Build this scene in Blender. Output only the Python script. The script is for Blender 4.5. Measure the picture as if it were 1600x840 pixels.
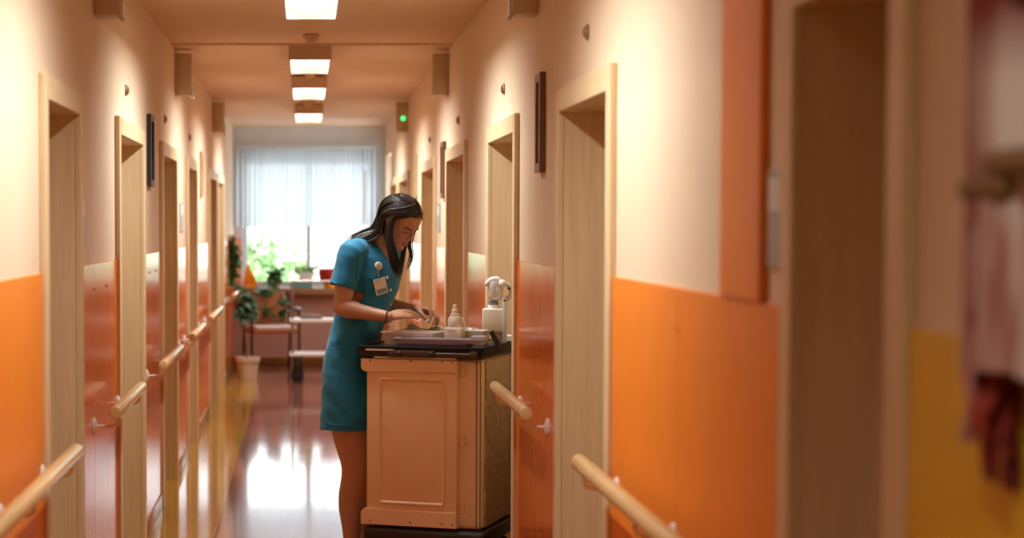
import bpy, bmesh, math, random
import numpy as np
from mathutils import Vector, Matrix, noise
from math import sin, cos, pi, radians

for _o in list(bpy.data.objects):
    bpy.data.objects.remove(_o)
S = bpy.context.scene
C = S.collection

# ------------------------------------------------------------------ camera, world, lights, exposure
EYE = 1.63
FPX, U0, V0, DV = 3000.0, 478.0, 490.0, 140.0        # focal length and principal point in pixels of the 1600x840 frame
PITCH = math.atan(DV / FPX)
cam_d = bpy.data.cameras.new('camera')
cam = bpy.data.objects.new('camera', cam_d)
C.objects.link(cam)
cam.location = (0, 0, EYE)
cam.rotation_euler = (pi / 2 - PITCH, 0, 0)
cam_d.sensor_width = 36
cam_d.lens = FPX / 1600 * 36
cam_d.shift_x = (800 - U0) / 1600
cam_d.shift_y = (V0 - 420) / 1600
cam_d.clip_start = 0.05
cam_d.clip_end = 200
cam_d.dof.use_dof = True
cam_d.dof.focus_distance = 8.85
cam_d.dof.aperture_fstop = 2.4
S.camera = cam

W = bpy.data.worlds.new('daylight')
S.world = W
W.use_nodes = True
W.node_tree.nodes['Background'].inputs[0].default_value = (0.88, 0.96, 1.0, 1)
W.node_tree.nodes['Background'].inputs[1].default_value = 4.0

S.view_settings.view_transform = 'Standard'
S.view_settings.look = 'None'
S.view_settings.exposure = 0.22
S.view_settings.gamma = 1
S.view_settings.use_curve_mapping = False
S.cycles.max_bounces = 8
S.cycles.diffuse_bounces = 5
S.cycles.glossy_bounces = 4
S.cycles.transmission_bounces = 6
S.cycles.transparent_max_bounces = 12
S.cycles.sample_clamp_indirect = 6.0
S.cycles.caustics_reflective = False
S.cycles.caustics_refractive = False
S.cycles.use_denoising = True

LAMP_POWER = 14.0
LAMP_SPREAD = 118
LAMP_COLOR = (0.96, 1.0, 0.98)
LAMP_AT = [(1.0, 1.2), (5.45, 1.2), (9.05, 1.2), (12.55, 1.1), (15.15, 1.3), (18.6, 1.4)]  # first entry is an added lamp out of view, brightening the near walls

# ------------------------------------------------------------------ helpers
def P(u, v, D):
    rx = (u - U0) / FPX
    ry = -(v - V0) / FPX
    d = Vector((rx, cos(PITCH) + ry * sin(PITCH), -sin(PITCH) + ry * cos(PITCH)))
    return d * (D / d.y) + Vector((0, 0, EYE))

def tag(o, label=None, cat=None, group=None, kind=None):
    if label: o['label'] = label
    if cat: o['category'] = cat
    if group: o['group'] = group
    if kind: o['kind'] = kind
    return o

def obj(name, bm, mat, parent=None, smooth=True, angle=35):
    me = bpy.data.meshes.new(name)
    bmesh.ops.recalc_face_normals(bm, faces=bm.faces)
    bm.to_mesh(me)
    bm.free()
    for m in (mat if isinstance(mat, (list, tuple)) else [mat]):
        me.materials.append(m)
    if smooth:
        me.shade_smooth()
        me.set_sharp_from_angle(angle=radians(angle))
    o = bpy.data.objects.new(name, me)
    C.objects.link(o)
    if parent: o.parent = parent
    return o

def empty(name, loc=(0, 0, 0), rotz=0, label=None, cat=None, group=None, kind=None):
    o = bpy.data.objects.new(name, None)
    o.empty_display_size = 0.1
    C.objects.link(o)
    o.location = loc
    o.rotation_euler = (0, 0, rotz)
    return tag(o, label, cat, group, kind)

def dup(root, loc, rotz=None, label=None, group=None):
    r = root.copy()
    C.objects.link(r)
    r.location = loc
    if rotz is not None: r.rotation_euler = (0, 0, rotz)
    if label: r['label'] = label
    if group: r['group'] = group
    for ch in list(root.children):
        c = ch.copy(); C.objects.link(c); c.parent = r
        for g in list(ch.children):
            d = g.copy(); C.objects.link(d); d.parent = c
    return r

def B(): return bmesh.new()

def box(bm, lo, hi, bev=0.0, seg=2, M=None):
    lo = Vector(lo); hi = Vector(hi)
    c = (lo + hi) / 2; s = hi - lo
    r = bmesh.ops.create_cube(bm, size=1)
    vs = r['verts']
    for v in vs:
        v.co = Vector((v.co.x * s.x, v.co.y * s.y, v.co.z * s.z)) + c
    if bev > 0:
        es = list({e for v in vs for e in v.link_edges})
        rb = bmesh.ops.bevel(bm, geom=es, offset=bev, segments=seg, affect='EDGES', profile=0.5)
        vs = list({v for f in rb['faces'] for v in f.verts} | {v for v in vs if v.is_valid})
    if M is not None:
        bmesh.ops.transform(bm, matrix=M, verts=[v for v in vs if v.is_valid])
    return vs

def ring(bm, pts): return [bm.verts.new(p) for p in pts]

def skin_rings(bm, rings, cap=True, closed=True):
    rs = [ring(bm, r) for r in rings]
    n = len(rs[0])
    for a, b in zip(rs, rs[1:]):
        for i in range(n if closed else n - 1):
            j = (i + 1) % n
            bm.faces.new((a[i], a[j], b[j], b[i]))
    if cap and closed:
        bm.faces.new(rs[0][::-1]); bm.faces.new(rs[-1])
    return rs

def tube_rings(pts, rad, n=10, flat=1.0, up=None):
    pts = [Vector(p) for p in pts]
    if not isinstance(rad, (list, tuple)): rad = [rad] * len(pts)
    out = []
    T = []
    for i in range(len(pts)):
        a = pts[max(0, i - 1)]; b = pts[min(len(pts) - 1, i + 1)]
        t = (b - a)
        T.append(t.normalized() if t.length > 1e-9 else Vector((0, 0, 1)))
    ref = Vector(up) if up is not None else (Vector((0, 0, 1)) if abs(T[0].z) < 0.9 else Vector((1, 0, 0)))
    nrm = (ref - T[0] * ref.dot(T[0])).normalized()
    for p, t, r in zip(pts, T, rad):
        nrm = (nrm - t * nrm.dot(t))
        nrm = nrm.normalized() if nrm.length > 1e-6 else t.orthogonal().normalized()
        bi = t.cross(nrm)
        out.append([p + (nrm * cos(2 * pi * k / n) * r * flat + bi * sin(2 * pi * k / n) * r) for k in range(n)])
    return out

def tube(bm, pts, rad, n=10, flat=1.0, up=None):
    return skin_rings(bm, tube_rings(pts, rad, n, flat, up))

def blob_tube(bm, pts, rad, n=14, flat=1.0, up=None):
    """tube with rounded ends"""
    pts = [Vector(p) for p in pts]
    rad = list(rad) if isinstance(rad, (list, tuple)) else [rad] * len(pts)
    t0 = (pts[0] - pts[1]).normalized(); t1 = (pts[-1] - pts[-2]).normalized()
    a, b = [], []
    for k in (0.25, 0.6, 0.85):
        ang = k * pi / 2
        a.insert(0, (pts[0] + t0 * rad[0] * sin(ang), rad[0] * cos(ang)))
        b.append((pts[-1] + t1 * rad[-1] * sin(ang), rad[-1] * cos(ang)))
    allp = [q[0] for q in a] + pts + [q[0] for q in b]
    allr = [q[1] for q in a] + rad + [q[1] for q in b]
    return tube(bm, allp, allr, n, flat, up)

def lathe(bm, prof, n=24, M=None, cap=True):
    rs = [[Vector((r * cos(2 * pi * k / n), r * sin(2 * pi * k / n), z)) for k in range(n)] for r, z in prof]
    if M is not None: rs = [[M @ p for p in r] for r in rs]
    return skin_rings(bm, rs, cap)

def ball(bm, c, r, n=16, sc=(1, 1, 1), R=None):
    m = Matrix.Translation(Vector(c)) @ (R.to_4x4() if R is not None else Matrix.Identity(4)) @ Matrix.Diagonal((r * sc[0], r * sc[1], r * sc[2], 1))
    return bmesh.ops.create_uvsphere(bm, u_segments=n, v_segments=max(8, n * 2 // 3), radius=1, matrix=m)['verts']

def spline(pts, n):
    """Catmull-Rom through pts"""
    pts = [Vector(p) for p in pts]
    q = [pts[0] * 2 - pts[1]] + pts + [pts[-1] * 2 - pts[-2]]
    out = []
    m = len(pts) - 1
    for k in range(n):
        t = k / (n - 1) * m
        i = min(int(t), m - 1); t -= i
        a, b, c, d = q[i:i + 4]
        out.append(0.5 * ((2 * b) + (c - a) * t + (2 * a - 5 * b + 4 * c - d) * t * t + (3 * b - a - 3 * c + d) * t ** 3))
    return out

# ------------------------------------------------------------------ materials
def mat(name, col, rough=0.5, metal=0.0, spec=0.5, noise_amt=0.0, noise_scale=8, bump=0.0, bump_scale=60, stretch=(1, 1, 1),
        trans=0.0, sss=0.0, coat=0.0, alpha=1.0, emis=None, emis_s=0.0, sheen=0.0):
    m = bpy.data.materials.new(name); m.use_nodes = True
    nt = m.node_tree; b = nt.nodes['Principled BSDF']
    b.inputs['Base Color'].default_value = (*col, 1)
    b.inputs['Roughness'].default_value = rough
    b.inputs['Metallic'].default_value = metal
    b.inputs['Specular IOR Level'].default_value = spec
    b.inputs['Transmission Weight'].default_value = trans
    b.inputs['Coat Weight'].default_value = coat
    b.inputs['Sheen Weight'].default_value = sheen
    b.inputs['Alpha'].default_value = alpha
    if sss:
        b.inputs['Subsurface Weight'].default_value = sss
        b.inputs['Subsurface Radius'].default_value = (0.02, 0.008, 0.004)
        b.inputs['Subsurface Scale'].default_value = 0.5
    if emis:
        b.inputs['Emission Color'].default_value = (*emis, 1)
        b.inputs['Emission Strength'].default_value = emis_s
    tc = nt.nodes.new('ShaderNodeTexCoord'); mp = nt.nodes.new('ShaderNodeMapping')
    mp.inputs['Scale'].default_value = stretch
    nt.links.new(tc.outputs['Object'], mp.inputs['Vector'])
    nz = nt.nodes.new('ShaderNodeTexNoise'); nz.inputs['Scale'].default_value = noise_scale
    nz.inputs['Detail'].default_value = 5
    nt.links.new(mp.outputs[0], nz.inputs['Vector'])
    rp = nt.nodes.new('ShaderNodeValToRGB')
    k = noise_amt
    rp.color_ramp.elements[0].position = 0.3; rp.color_ramp.elements[1].position = 0.7
    rp.color_ramp.elements[0].color = (*[max(0, c * (1 - k)) for c in col], 1)
    rp.color_ramp.elements[1].color = (*[min(1, c * (1 + k)) for c in col], 1)
    nt.links.new(nz.outputs['Fac'], rp.inputs['Fac'])
    nt.links.new(rp.outputs['Color'], b.inputs['Base Color'])
    if bump:
        n2 = nt.nodes.new('ShaderNodeTexNoise'); n2.inputs['Scale'].default_value = bump_scale; n2.inputs['Detail'].default_value = 3
        nt.links.new(mp.outputs[0], n2.inputs['Vector'])
        bp = nt.nodes.new('ShaderNodeBump'); bp.inputs['Strength'].default_value = bump; bp.inputs['Distance'].default_value = 0.005
        nt.links.new(n2.outputs['Fac'], bp.inputs['Height'])
        nt.links.new(bp.outputs['Normal'], b.inputs['Normal'])
    return m

def wood(name, c1, c2, rough=0.4, scale=3.0, axis='Z'):
    m = bpy.data.materials.new(name); m.use_nodes = True
    nt = m.node_tree; b = nt.nodes['Principled BSDF']
    b.inputs['Roughness'].default_value = rough
    tc = nt.nodes.new('ShaderNodeTexCoord'); mp = nt.nodes.new('ShaderNodeMapping')
    st = {'Z': (14, 14, 0.8), 'Y': (14, 0.8, 14), 'X': (0.8, 14, 14)}[axis]
    mp.inputs['Scale'].default_value = st
    nt.links.new(tc.outputs['Object'], mp.inputs['Vector'])
    nz = nt.nodes.new('ShaderNodeTexNoise'); nz.inputs['Scale'].default_value = scale; nz.inputs['Detail'].default_value = 8
    nz.inputs['Roughness'].default_value = 0.65; nz.inputs['Distortion'].default_value = 0.4
    nt.links.new(mp.outputs[0], nz.inputs['Vector'])
    rp = nt.nodes.new('ShaderNodeValToRGB')
    rp.color_ramp.elements[0].position = 0.32; rp.color_ramp.elements[0].color = (*c1, 1)
    rp.color_ramp.elements[1].position = 0.68; rp.color_ramp.elements[1].color = (*c2, 1)
    nt.links.new(nz.outputs['Fac'], rp.inputs['Fac']); nt.links.new(rp.outputs['Color'], b.inputs['Base Color'])
    return m

def emit(name, col, s):
    m = bpy.data.materials.new(name); m.use_nodes = True
    nt = m.node_tree
    for n in list(nt.nodes): nt.nodes.remove(n)
    e = nt.nodes.new('ShaderNodeEmission'); e.inputs[0].default_value = (*col, 1); e.inputs[1].default_value = s
    o = nt.nodes.new('ShaderNodeOutputMaterial'); nt.links.new(e.outputs[0], o.inputs[0])
    return m

M = {}
M['wall'] = mat('wall_paint', (0.73, 0.565, 0.40), 0.75, noise_amt=0.02, noise_scale=20, bump=0.15, bump_scale=180)
M['endwall'] = mat('end_wall_paint', (0.72, 0.74, 0.78), 0.7, noise_amt=0.02, bump=0.1, bump_scale=150)
M['ceil'] = mat('ceiling_paint', (0.76, 0.55, 0.36), 0.75, noise_amt=0.015, noise_scale=6)
M['orange'] = mat('orange_panel', (0.74, 0.16, 0.022), 0.16, spec=0.65, noise_amt=0.05, noise_scale=4, stretch=(1, 6, .6))
M['orange_matte'] = mat('orange_paint', (0.80, 0.23, 0.014), 0.45, noise_amt=0.03, bump=0.08, bump_scale=120)
M['yellow'] = mat('yellow_paint', (0.74, 0.45, 0.01), 0.5, noise_amt=0.04, bump=0.1, bump_scale=120)
M['beech'] = wood('beech_veneer', (0.62, 0.45, 0.25), (0.74, 0.56, 0.33), 0.42)
M['leafwood'] = wood('door_leaf_veneer', (0.40, 0.22, 0.09), (0.52, 0.31, 0.13), 0.4)
M['railwood'] = wood('handrail_beech', (0.58, 0.36, 0.15), (0.72, 0.48, 0.22), 0.25, axis='Y')
M['metal_white'] = mat('white_bracket_metal', (0.75, 0.68, 0.62), 0.3, noise_amt=0.02)
M['steel'] = mat('brushed_steel', (0.6, 0.6, 0.6), 0.3, metal=1, noise_amt=0.05)
M['black'] = mat('black_plastic', (0.02, 0.016, 0.014), 0.4, noise_amt=0.2)
M['darkbrown'] = mat('dark_brown_frame', (0.16, 0.065, 0.032), 0.4, noise_amt=0.2, stretch=(5, 5, 1))
M['base'] = mat('baseboard_vinyl', (0.30, 0.13, 0.035), 0.25, noise_amt=0.08)
M['white'] = mat('white_plastic', (0.80, 0.78, 0.74), 0.4, noise_amt=0.02)
M['housing'] = mat('lamp_housing', (0.62, 0.45, 0.30), 0.5, noise_amt=0.02)
M['boxbeige'] = mat('beige_plastic_box', (0.55, 0.42, 0.28), 0.5, noise_amt=0.03)
M['diffuser'] = emit('lit_lamp_diffuser', (0.97, 1.0, 0.95), 5.0)
M['glow_green'] = emit('green_indicator', (0.05, 1.0, 0.25), 2.0)

# ------------------------------------------------------------------ the corridor
XL, XR, ZC = -0.838, 0.914, 2.75
Y0, Y1 = -2.0, 22.2
TH = 0.34
WAIN = 1.475
left_doors = [(2.6, 3.9), (6.04, 7.06), (8.44, 9.80), (11.0, 12.3), (13.4, 14.55), (16.4, 17.75), (17.95, 19.3)]
right_doors = [(2.88, 3.62), (5.66, 6.90), (8.24, 9.55), (10.85, 12.35), (13.45, 15.0), (16.9, 18.6), (18.95, 20.4)]
DH = 2.105          # outer casing top
CW = 0.08           # casing width

def floor_mat():
    m = bpy.data.materials.new('corridor_linoleum'); m.use_nodes = True
    nt = m.node_tree; b = nt.nodes['Principled BSDF']
    b.inputs['Roughness'].default_value = 0.08
    b.inputs['Specular IOR Level'].default_value = 0.8
    tc = nt.nodes.new('ShaderNodeTexCoord'); sp = nt.nodes.new('ShaderNodeSeparateXYZ')
    nt.links.new(tc.outputs['Object'], sp.inputs[0])
    ab = nt.nodes.new('ShaderNodeMath'); ab.operation = 'ABSOLUTE'
    sh = nt.nodes.new('ShaderNodeMath'); sh.operation = 'SUBTRACT'; sh.inputs[1].default_value = 0.038
    nt.links.new(sp.outputs['X'], sh.inputs[0]); nt.links.new(sh.outputs[0], ab.inputs[0])
    rp = nt.nodes.new('ShaderNodeValToRGB'); rp.color_ramp.interpolation = 'CONSTANT'
    e = rp.color_ramp.elements
    e[0].position = 0.0; e[0].color = (0.32, 0.115, 0.08, 1)
    e[1].position = 0.516; e[1].color = (0.62, 0.42, 0.20, 1)
    n = e.new(0.522); n.color = (0.46, 0.25, 0.035, 1)
    nt.links.new(ab.outputs[0], rp.inputs['Fac'])
    nz = nt.nodes.new('ShaderNodeTexNoise'); nz.inputs['Scale'].default_value = 14; nz.inputs['Detail'].default_value = 6
    nt.links.new(tc.outputs['Object'], nz.inputs['Vector'])
    mx = nt.nodes.new('ShaderNodeMix'); mx.data_type = 'RGBA'; mx.blend_type = 'MULTIPLY'; mx.inputs['Factor'].default_value = 0.25
    nt.links.new(rp.outputs['Color'], mx.inputs['A']); nt.links.new(nz.outputs['Color'], mx.inputs['B'])
    nt.links.new(mx.outputs['Result'], b.inputs['Base Color'])
    n2 = nt.nodes.new('ShaderNodeTexNoise'); n2.inputs['Scale'].default_value = 2.2; n2.inputs['Detail'].default_value = 2
    nt.links.new(tc.outputs['Object'], n2.inputs['Vector'])
    bp = nt.nodes.new('ShaderNodeBump'); bp.inputs['Strength'].default_value = 0.05; bp.inputs['Distance'].default_value = 0.01
    nt.links.new(n2.outputs['Fac'], bp.inputs['Height']); nt.links.new(bp.outputs['Normal'], b.inputs['Normal'])
    return m

bm = B(); box(bm, (XL - TH, Y0, -0.1), (XR + TH, Y1 + 0.3, 0)); tag(obj('floor', bm, floor_mat(), smooth=False), kind='structure')
bm = B(); box(bm, (XL - TH, Y0, ZC), (XR + TH, Y1 + 0.3, ZC + 0.1))
tag(obj('ceiling', bm, M['ceil'], smooth=False), kind='structure')
bm = B(); box(bm, (XL, 11.98, ZC - 0.012), (XR, 12.02, ZC)); tag(obj('trim_1', bm, M['ceil'], smooth=False), kind='structure')

def side_wall(name, x, sgn, doors):
    bm = B()
    xa, xb = sorted((x, x + sgn * TH))
    y = Y0
    for a, b in doors:
        a2, b2 = a + CW - 0.015, b - CW + 0.015
        box(bm, (xa, y, 0), (xb, a2, ZC))
        box(bm, (xa, a2, DH - CW + 0.015), (xb, b2, ZC))
        y = b2
    if sgn > 0:      # opening for a side window added to light the corridor end
        box(bm, (xa, y, 0), (xb, 20.62, ZC)); box(bm, (xa, 20.62, 0), (xb, 21.98, 0.9)); box(bm, (xa, 20.62, 2.4), (xb, 21.98, ZC)); box(bm, (xa, 21.98, 0), (xb, Y1, ZC))
    else: box(bm, (xa, y, 0), (xb, Y1, ZC))
    tag(obj(name, bm, M['wall'], smooth=False), kind='structure')
side_wall('wall_left', XL, -1, left_doors)
side_wall('wall_right', XR, 1, right_doors)
SW0, SW1 = 20.62, 21.98
bm = B(); box(bm, (XL - TH, Y0 - 0.1, 0), (XR + TH, Y0, ZC)); tag(obj('wall_back', bm, M['wall'], smooth=False), kind='structure')

# far wall with a window opening
WX0, WX1, WZ0, WZ1 = -0.74, 0.80, 0.90, 2.40
bm = B()
box(bm, (XL - TH, Y1, 0), (WX0, Y1 + 0.3, ZC)); box(bm, (WX1, Y1, 0), (XR + TH, Y1 + 0.3, ZC))
box(bm, (WX0, Y1, 0), (WX1, Y1 + 0.3, WZ0)); box(bm, (WX0, Y1, WZ1), (WX1, Y1 + 0.3, ZC))
tag(obj('wall_far', bm, M['endwall'], smooth=False), kind='structure')

M['pinkwall'] = mat('salmon_paint', (0.72, 0.47, 0.37), 0.5, noise_amt=0.03, bump=0.08, bump_scale=120)
bm = B()
box(bm, (XL, Y1 - 0.006, 0.09), (XR, Y1, WZ0)); box(bm, (XL, Y1 - 0.006, WZ0), (WX0, Y1, WAIN)); box(bm, (WX1, Y1 - 0.006, WZ0), (XR, Y1, WAIN))
tag(obj('trim_60', bm, M['pinkwall'], smooth=False), kind='structure')
# doorways
n_door = 0
def doorway(a, b, x, sgn, leaf='leafwood', leaf_depth=0.24):
    global n_door
    n_door += 1
    d = empty('door_%d' % n_door, (x, (a + b) / 2, 0), kind='structure')
    h = (b - a) / 2; s = sgn
    def bx(bm, x0, y0, z0, x1, y1, z1, bev=0.0):
        lo = (min(x0 * s, x1 * s), y0, z0); hi = (max(x0 * s, x1 * s), y1, z1)
        box(bm, lo, hi, bev, 1)
    bm = B(); t = -0.022
    bx(bm, t, -h, 0, 0.0, -h + CW, DH, 0.003); bx(bm, t, h - CW, 0, 0.0, h, DH, 0.003)
    bx(bm, t, -h + CW, DH - CW, 0.0, h - CW, DH, 0.003)
    obj('casing', bm, M['beech'], d, angle=20)
    bm = B(); i = h - CW
    for (x0, x1, k) in ((0.0, 0.17, 0.0), (0.17, TH, -0.014)):
        bx(bm, x0, -i - 0.014, 0, x1, -i - k, DH - CW); bx(bm, x0, i + k, 0, x1, i + 0.014, DH - CW)
        bx(bm, x0, -i - 0.014, DH - CW - k - 0.0, x1, i + 0.014, DH - CW + 0.015)
    obj('jamb', bm, M['beech'], d, smooth=False)
    bm = B(); bx(bm, leaf_depth, -i - 0.008, 0.008, leaf_depth + 0.045, i + 0.008, DH - CW + 0.006, 0.002)
    lf = obj('door_leaf', bm, M[leaf], d, angle=20)
    bm = B(); yk = -i + 0.09
    lathe(bm, [(0.024, 0), (0.024, 0.006), (0.009, 0.008), (0.009, 0.05)], 14,
          Matrix.Translation((s * leaf_depth, yk, 1.05)) @ Matrix.Rotation(-s * pi / 2, 4, 'Y'))
    blob_tube(bm, [(s * (leaf_depth - 0.05), yk, 1.05), (s * (leaf_depth - 0.052), yk + 0.12, 1.05)], 0.009, 10)
    obj('handle', bm, M['steel'], lf)
    return d
for a, b in left_doors: doorway(a, b, XL, -1)
for a, b in right_doors: doorway(a, b, XR, 1)

# wainscot panels, one per bay between the doors
n_trim = 1
def bay(x, sgn, a, b, m, z0=0.09, z1=WAIN, t=0.009, width=0.62):
    global n_trim
    n_trim += 1
    bm = B(); n = max(1, round((b - a) / width)); w = (b - a) / n
    for k in range(n):
        xa, xb = sorted((x, x - sgn * t))
        box(bm, (xa, a + k * w + 0.0015, z0), (xb, a + (k + 1) * w - 0.0015, z1), 0.0015, 1)
    for k in range(n + 1):      # screw heads near the upper edge
        for yy in (a + k * w - 0.03, a + k * w + 0.03):
            if a < yy < b:
                lathe(bm, [(0.006, 0), (0.006, 0.002)], 8, Matrix.Translation((x - sgn * t, yy, z1 - 0.1)) @ Matrix.Rotation(-sgn * pi / 2, 4, 'Y'))
    tag(obj('trim_%d' % n_trim, bm, m, smooth=False), kind='structure')
def skirting(name, x, sgn, segs):
    bm = B()
    for a, b in segs:
        xa, xb = sorted((x, x - sgn * 0.016))
        box(bm, (xa, a, 0), (xb, b, 0.09), 0.004, 2)
    tag(obj(name, bm, M['base'], angle=30), kind='structure')
def gaps(doors, end):
    out = []; y = Y0
    for a, b in doors:
        out.append((y, a)); y = b
    out.append((y, end))
    return out
LB = gaps(left_doors, Y1); RB = gaps(right_doors, Y1)
for k, (a, b) in enumerate(LB):
    if b - a > 0.25: bay(XL, -1, a, b, M['orange_matte'] if k < 2 else M['orange'], width=0.42 if k >= 2 else 1.1)
for k, (a, b) in enumerate(RB):
    if b - a > 0.25:
        if k == 0: bay(XR, 1, a, b, M['yellow'], width=5)
        elif k == 1: bay(XR, 1, 3.67, b, M['orange_matte'], width=1.0)
        elif b > 22: bay(XR, 1, a, b, M['orange'], z1=0.9, width=1.3)
        else: bay(XR, 1, a, b, M['orange'], width=1.3)
skirting('baseboard_left', XL, -1, [g for g in LB if g[1] - g[0] > 0.02])
skirting('baseboard_right', XR, 1, [g for g in RB if g[1] - g[0] > 0.02])
bm = B(); box(bm, (XL, Y1 - 0.016, 0), (XR, Y1, 0.09), 0.004); tag(obj('baseboard_far', bm, M['base']), kind='structure')
# the orange upright strip above the wainscot
n_trim += 1
bm = B(); box(bm, (XR - 0.018, 3.80, WAIN), (XR, 4.16, ZC), 0.003, 1); tag(obj('trim_%d' % n_trim, bm, M['orange_matte'], angle=20), kind='structure')

# ------------------------------------------------------------------ ceiling lamps
def lamp_proto(L):
    t = empty('ceiling_lamp', (0.025, 0, ZC))
    w = 0.265; z = -0.10
    bm = B()
    hl = L / 2
    box(bm, (-w / 2, -hl, z), (w / 2, -hl + 0.02, -0.012)); box(bm, (-w / 2, hl - 0.02, z), (w / 2, hl, -0.012))
    box(bm, (-w / 2, -hl + 0.02, z), (-w / 2 + 0.012, hl - 0.02, -0.012)); box(bm, (w / 2 - 0.012, -hl + 0.02, z), (w / 2, hl - 0.02, -0.012))
    box(bm, (-w / 2 + 0.012, -hl + 0.02, -0.03), (w / 2 - 0.012, hl - 0.02, -0.012))
    obj('housing', bm, M['housing'], t, smooth=False)
    bm = B(); box(bm, (-w / 2 + 0.04, -hl + 0.1, -0.012), (w / 2 - 0.04, hl - 0.1, 0)); obj('mounting_plate', bm, M['black'], t, smooth=False)
    bm = B(); box(bm, (-w / 2 + 0.013, -hl + 0.021, -0.040), (w / 2 - 0.013, hl - 0.021, -0.031), 0.002, 1)
    obj('diffuser', bm, M['diffuser'], t, smooth=False)
    return t
lamp_names = ['added unseen ceiling lamp that brightens the near walls', 'ceiling lamp nearest the camera, just above the top edge of the photo', 'large bright ceiling lamp cut by the top edge above the person',
              'ceiling lamp just beyond the ceiling joint line, second brightest in view', 'ceiling lamp third in line, with a smoke detector in front',
              'farthest and smallest ceiling lamp, near the window curtain']
for (yc, L), lab in zip(LAMP_AT, lamp_names):
    t = lamp_proto(L); t.location = (0.025, yc, ZC)
    tag(t, lab, 'lamp', 'rectangular ceiling lamps along the corridor')
    for sd_ in (-1, 1):          # two tubes, each throwing its light to one wall
        ld = bpy.data.lights.new('lamp_tube', 'AREA'); ld.shape = 'RECTANGLE'; ld.size = 0.05; ld.size_y = L - 0.12
        ld.energy = LAMP_POWER * L * (0.5 if yc < 2 else 0.88 if yc < 6 else 1.0); ld.color = LAMP_COLOR; ld.spread = radians(LAMP_SPREAD)
        lo = bpy.data.objects.new('lamp_tube', ld); C.objects.link(lo); lo.parent = t; lo.location = (0.045 * sd_, 0, -0.064)
        lo.rotation_euler = (0, -radians(36) * sd_, 0)

# smoke detectors
def detector(y, label):
    t = empty('smoke_detector', (0.03, y, ZC), label=label, cat='smoke detector', group='smoke detectors between the lamps')
    bm = B(); lathe(bm, [(0.045, 0), (0.05, -0.006), (0.05, -0.018), (0.046, -0.022)], 24); obj('base', bm, M['housing'], t)
    bm = B(); lathe(bm, [(0.045, -0.022), (0.036, -0.04), (0.02, -0.05), (0.006, -0.052)], 24); obj('head', bm, M['boxbeige'], t)
detector(11.4, 'smoke detector on the ceiling behind the large near lamp')
detector(14.1, 'smoke detector on the ceiling in front of the third lamp')
detector(17.6, 'smoke detector on the ceiling in front of the farthest lamp')

# wall boxes under the ceiling
def wall_box(x, sgn, y, label, green=False):
    t = empty('wall_box', (x, y, 2.455), label=label, cat='wall box', group='beige boxes high on the corridor walls')
    s = -sgn
    bm = B(); xa, xb = sorted((0, s * 0.105)); box(bm, (xa, -0.07, 0), (xb, 0.07, 0.265), 0.006, 2); obj('body', bm, M['boxbeige'], t)
    if not green:
        bm = B(); blob_tube(bm, [(s * 0.075, -0.055, 0.025), (s * 0.115, -0.06, -0.018)], [0.010, 0.008], 8)
        box(bm, (min(s * 0.10, s * 0.112), -0.04, 0.0), (max(s * 0.10, s * 0.112), 0.04, 0.06)); obj('latch', bm, M['steel'], t)
    else:
        bm = B(); lathe(bm, [(0.020, 0), (0.018, 0.01), (0.004, 0.012)], 14, Matrix.Translation((s * 0.045, -0.07, 0.12)) @ Matrix.Rotation(pi / 2, 4, 'X'))
        obj('indicator', bm, M['glow_green'], t)
wall_box(XL, -1, 7.7, 'beige wall box at the top edge above the nearest left doors')
wall_box(XR, 1, 7.65, 'beige wall box at the top edge on the right wall')
wall_box(XL, -1, 12.4, 'whole beige wall box high on the left wall, with silver latch')
wall_box(XR, 1, 12.4, 'whole beige wall box high on the right wall, with silver latch')
wall_box(XL, -1, 17.3, 'far beige wall box on the left wall next to the curtain')
wall_box(XR, 1, 17.3, 'far wall box with a green indicator light on the right wall', True)

# call lamps above the doors
M['calllamp'] = mat('brown_lens', (0.26, 0.12, 0.06), 0.3, noise_amt=0.1)
def call_lamp(x, sgn, y, z, label):
    t = empty('call_lamp', (x, y, z), label=label, cat='call lamp', group='round call lamps above the doors')
    R = Matrix.Rotation(-sgn * pi / 2, 4, 'Y')
    bm = B(); lathe(bm, [(0.027, 0), (0.027, 0.005), (0.023, 0.008)], 20, R); obj('rim', bm, M['calllamp'], t)
    bm = B(); lathe(bm, [(0.021, 0.007), (0.018, 0.014), (0.009, 0.018), (0.002, 0.019)], 20, R); obj('lens', bm, M['calllamp'], t)
for y, z, l in ((8.95, 2.25, 'small round call lamp above the second left door'), (11.4, 2.25, 'small round call lamp above the third left door'), (13.8, 2.25, 'small round call lamp above the fourth left door')):
    call_lamp(XL, -1, y, z, l)
for y, z, l in ((6.25, 2.25, 'largest round call lamp, above the pale doorway right of the cart'), (8.87, 2.25, 'small round call lamp above the doorway behind the cart'), (11.5, 2.25, 'small round call lamp above the third right door'), (14.1, 2.25, 'tiny round call lamp above the fourth right door')):
    call_lamp(XR, 1, y, z, l)

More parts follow.
